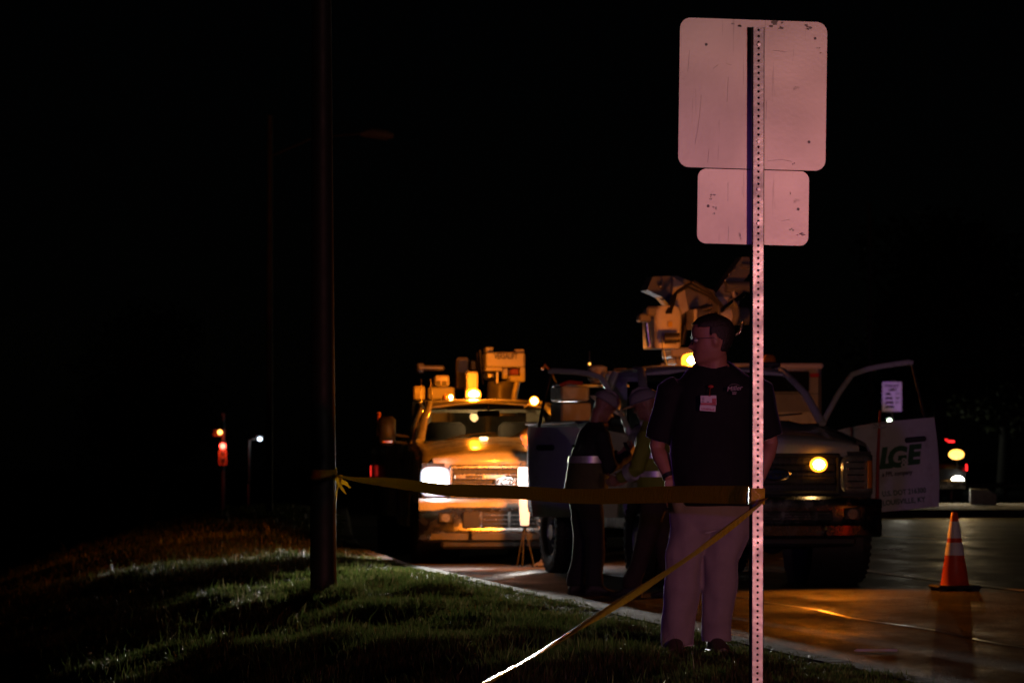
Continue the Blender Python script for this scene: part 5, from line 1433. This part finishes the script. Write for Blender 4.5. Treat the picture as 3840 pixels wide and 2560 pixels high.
tr_brown = mat('brown_trousers', (.06, .035, .022), .85, var=.2, bump=.3, bscale=200)
hat_w = mat('hard_hat_white', (.34, .31, .31), .4, var=.05)
# stooping worker facing right and away, both hands up in front
q = at(2195, 2226, 33.7); q.z = 0
w1 = worker('w1', q, R(18), 'person in white hard hat and dark banded jacket, stooping beside the bucket truck', dict(lean=.16, top=jk_dark, legs=tr_dark, hat=hat_w, pitch=32, group='line workers',
    el_l=(.12, .30, 1.12), el_r=(.1, -.29, 1.10), wr_l=(.32, .10, 1.24), wr_r=(.33, -.08, 1.24), knees=((.02, .12, .48), (.05, -.12, .48)), ankles=((-.03, .14, .09), (.03, -.14, .09)), feet=(8, -10),
    armbands=()))
ves = MB().loft([ell(.0 + .16 * max(0, z - .9), 0, z, rx, ry) for z, rx, ry in ((.87, .188, .212), (.98, .186, .208), (1.10, .182, .212), (1.16, .18, .216))], caps=False)
ves.build('jacket_hem', olive, w1, smooth=60)
MB().loft([ell(.16 * max(0, z - .9), 0, z, rx, ry) for z, rx, ry in ((1.155, .187, .22), (1.215, .186, .222))], caps=False).build('reflective_band', retro, w1, smooth=60)
ph = MB().box((.40, .01, 1.27), (.012, .075, .15), rot=(0, R(-25), 0), b=.004).build('smartphone', black_plastic); ph.matrix_world = w1.matrix_basis.copy()
tag(ph, 'dark smartphone held up by the stooping worker', 'phone')
MB().box((-.19 + .16 * .38, -.06, 1.30), (.012, .07, .03), b=.004).build('harness_buckle', chrome, w1)
# hi-vis worker behind the man
q = at(2440, 2222, 33.2); q.z = 0
w2 = worker('w2', q, R(165), 'person in yellow-green hi-vis shirt and white hard hat, half hidden behind the man in black', dict(lean=.10, top=hv_green, legs=tr_brown, hat=hat_w, decal=True, pitch=18, hyaw=0, group='line workers',
    el_l=(.10, .27, 1.10), el_r=(.10, -.27, 1.10), wr_l=(.30, .18, 1.02), wr_r=(.30, -.18, 1.02), knees=((.08, .10, .48), (-.02, -.10, .48)), ankles=((.2, .10, .09), (-.12, -.10, .09)), feet=(0, 10),
    bands=((1.06, .05, 0, 0), (1.22, .05, 0, 0)), armbands=(((.10, .27, 1.10), (.30, .18, 1.02), .2, .45), ((.0, -.2, 1.4), (.10, -.27, 1.10), .62, .8))))
w2.location.x += .06
# worker between the trucks, mostly hidden
q = at(2004, 2110, 42.4); q.z = 0
w3 = worker('w3', q, R(200), 'person in dark turnout gear with bright leg stripes standing between the two trucks', dict(lean=.35, top=jk_dark, legs=jk_dark, hat=None, pitch=25, group='line workers',
    el_l=(.02, .30, 1.10), el_r=(.02, -.30, 1.10), wr_l=(.12, .24, .86), wr_r=(.12, -.25, .86), knees=((.01, .07, .48), (.01, -.09, .48)), ankles=((.0, .06, .09), (.0, -.10, .09)), feet=(0, 0),
    legbands=((0, .50, .54), (0, .58, .62), (1, .50, .54), (1, .58, .62))))
hair_part(w3, Matrix.Translation((.015 + .35 * .645, 0, 1.545)) @ Matrix.Rotation(R(25), 4, 'Y'), hair_dark)
w3.location.x += .17; w3.location.y += .1; w3.scale = (.86, .86, .86)
# tall white work lantern beside that worker
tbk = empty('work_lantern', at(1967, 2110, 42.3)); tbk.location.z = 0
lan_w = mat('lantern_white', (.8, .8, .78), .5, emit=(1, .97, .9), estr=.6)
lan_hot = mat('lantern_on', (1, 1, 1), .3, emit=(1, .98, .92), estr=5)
def lring(z, w, d_): return [(w * math.copysign(abs(math.cos(a)) ** .4, math.cos(a)), d_ * math.copysign(abs(math.sin(a)) ** .4, math.sin(a)), z) for a in np.linspace(0, 2 * math.pi, 24, endpoint=False)]
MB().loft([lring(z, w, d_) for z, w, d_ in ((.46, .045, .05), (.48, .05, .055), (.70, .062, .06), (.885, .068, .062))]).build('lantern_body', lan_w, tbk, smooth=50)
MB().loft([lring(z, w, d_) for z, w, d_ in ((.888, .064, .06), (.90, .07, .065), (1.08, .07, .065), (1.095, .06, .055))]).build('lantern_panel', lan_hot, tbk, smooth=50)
MB().tube([(-.05, 0, 1.09), (-.04, 0, 1.15), (.04, 0, 1.15), (.05, 0, 1.09)], .008, 8).build('handle', rubber, tbk, smooth=60)
lg_ = MB()
for a in (.3, 2.4, 4.5): lg_.tube([(0, 0, .47), (.11 * math.cos(a), .11 * math.sin(a), .012)], .009, 6)
lg_.build('tripod_leg', black_plastic, tbk, smooth=60)
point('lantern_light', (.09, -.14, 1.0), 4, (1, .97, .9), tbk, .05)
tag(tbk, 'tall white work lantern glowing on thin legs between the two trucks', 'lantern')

# ------------------------------------------------------------------ patrol car on the road to the right of the camera, out of frame
pc = empty('patrol_car', (7.2, 1.5, 0), R(-8)); tag(pc, 'dark patrol car with red and blue roof light bar parked on the road', 'car')
pcb = mat('patrol_black', (.02, .02, .022), .25, coat=.8)
prof = [(-2.4, .35), (2.4, .35), (2.42, .7), (2.2, .92), (1.1, 1.02), (.45, 1.46), (-1.0, 1.48), (-1.9, 1.08), (-2.38, 1.0)]
rings = []
for x, e in ((-.92, .06), (-.9, .0), (-.6, -.01), (0, -.02), (.6, -.01), (.9, 0), (.92, .06)):
    rings.append([(x * (1 if z < 1.05 else .8), y * (1 - e * .2), z - e) for y, z in prof])
MB().loft(rings).build('body', pcb, pc, smooth=30)
for sx in (-1, 1):
    for y in (-1.45, 1.5): make_wheel(pc, sx * .82, y, .34, .23, sx)
    MB().box((sx * .66, 2.38, .72), (.34, .1, .14), b=.03).build('headlight', lens_clear, pc)
    MB().box((sx * .66, -2.4, .82), (.34, .06, .16), b=.03).build('tail_lamp', red_lens, pc)
lb = MB().box((0, .0, 1.53), (1.2, .3, .05), b=.02).build('light_bar', black_plastic, pc)
REDC, BLUC, WHC = (1, .07, .10), (.16, .14, 1), (1, .80, .64)
for x, c, nm in ((-.45, REDC, 'red'), (.0, WHC, 'white'), (.45, BLUC, 'blue')):
    MB().box((x, 0, 1.61), (.34, .26, .10), b=.03).build('light_module', mat('bar_' + nm, c, .3, emit=c, estr=8), lb)
spot('bar_red', (-.45, .22, 1.64), (-.36, 1, .03), 430, REDC, 100, .6, lb, .08)
spot('bar_red_low', (-.3, .22, 1.64), (-.51, 1, -.03), 750, REDC, 20, 1.0, lb, .06)
spot('bar_blue', (.45, .22, 1.64), (-.36, 1, .03), 90, BLUC, 100, .6, lb, .08)
spot('bar_white', (0, .22, 1.66), (-.40, 1, .06), 800, WHC, 100, .6, lb, .1)
# a second car added unseen behind the photographer; the violet spot is separate
pc2 = pc.copy(); C.objects.link(pc2); pc2.location = (-2.6, -6.0, .1); pc2.rotation_euler = (0, 0, R(-90))
pc2['label'] = 'dark patrol car parked across the verge behind the camera, blue lamps lit'
for ch in list(pc.children):
    c = ch.copy(); C.objects.link(c); c.parent = pc2
    for g in ch.children:
        if g.type == 'LIGHT': continue
        k = g.copy(); C.objects.link(k); k.parent = c
for o in (pc, pc2): o['group'] = 'patrol cars'
spot('bar_blue_near', (-2.35, -5.4, 1.75), (.129, 1, -.02), 1050, (.45, .14, 1), 9, .6, None, .08)  # violet fill added for the man and the far sign, fixed to no car

# ------------------------------------------------------------------ far dark trees
leaf = mat('far_leaves', (.05, .055, .02), .7, var=.3, scale=1.5)
def tree(u, D, h, label):
    b = at(u, 1720, D); zb = -3.2 if u < 1500 else -.12
    t = empty('tree', (b.x, D, zb)); tag(t, label, 'tree', 'trees in the dark background')
    tk = MB().tube([(0, 0, 0), (.1, .05, h * .25), (-.05, .1, h * .55), (0, 0, h * .8)], [.28, .22, .14, .05], 10)
    for k in range(7):
        a = k * 2.4; z = h * (.35 + .06 * k); tk.tube([(0, 0, z), (math.cos(a) * h * .12, math.sin(a) * h * .12, z + h * .08), (math.cos(a) * h * .24, math.sin(a) * h * .24, z + h * .2)], [.09, .06, .02], 6)
    tk.build('trunk', wood, t, smooth=60)
    n = 9000; cl = []
    cs = [(math.cos(k * 2.4) * h * .2 * (.3 + .7 * random.random()), math.sin(k * 2.4) * h * .2 * random.random(), h * (.42 + .5 * random.random()), h * (.1 + .08 * random.random())) for k in range(26)]
    ci = rng.integers(0, len(cs), n); cs = np.array(cs)[ci]
    d_ = rng.normal(size=(n, 3)); d_ /= np.linalg.norm(d_, axis=1)[:, None]
    P_ = cs[:, :3] + d_ * (cs[:, 3] * rng.uniform(.5, 1.1, n))[:, None]
    a = rng.normal(size=(n, 3)); a /= np.linalg.norm(a, axis=1)[:, None]; b_ = np.cross(a, rng.normal(size=(n, 3))); b_ /= np.linalg.norm(b_, axis=1)[:, None]
    s_ = rng.uniform(.1, .22, n)[:, None]
    vs = np.stack([P_ - a * s_, P_ + b_ * s_ * .5, P_ + a * s_, P_ - b_ * s_ * .5], 1).reshape(-1, 3)
    me = bpy.data.meshes.new('crown'); me.from_pydata(vs.tolist(), [], np.arange(4 * n).reshape(-1, 4).tolist()); me.materials.append(leaf)
    o = bpy.data.objects.new('crown', me); C.objects.link(o); o.parent = t
tree(3520, 125, 9, 'dark leafy tree behind the far pickup')
tree(3760, 140, 8, 'dark leafy tree at the far right edge')
tree(560, 170, 11, 'dark leafy tree beyond the traffic signal')
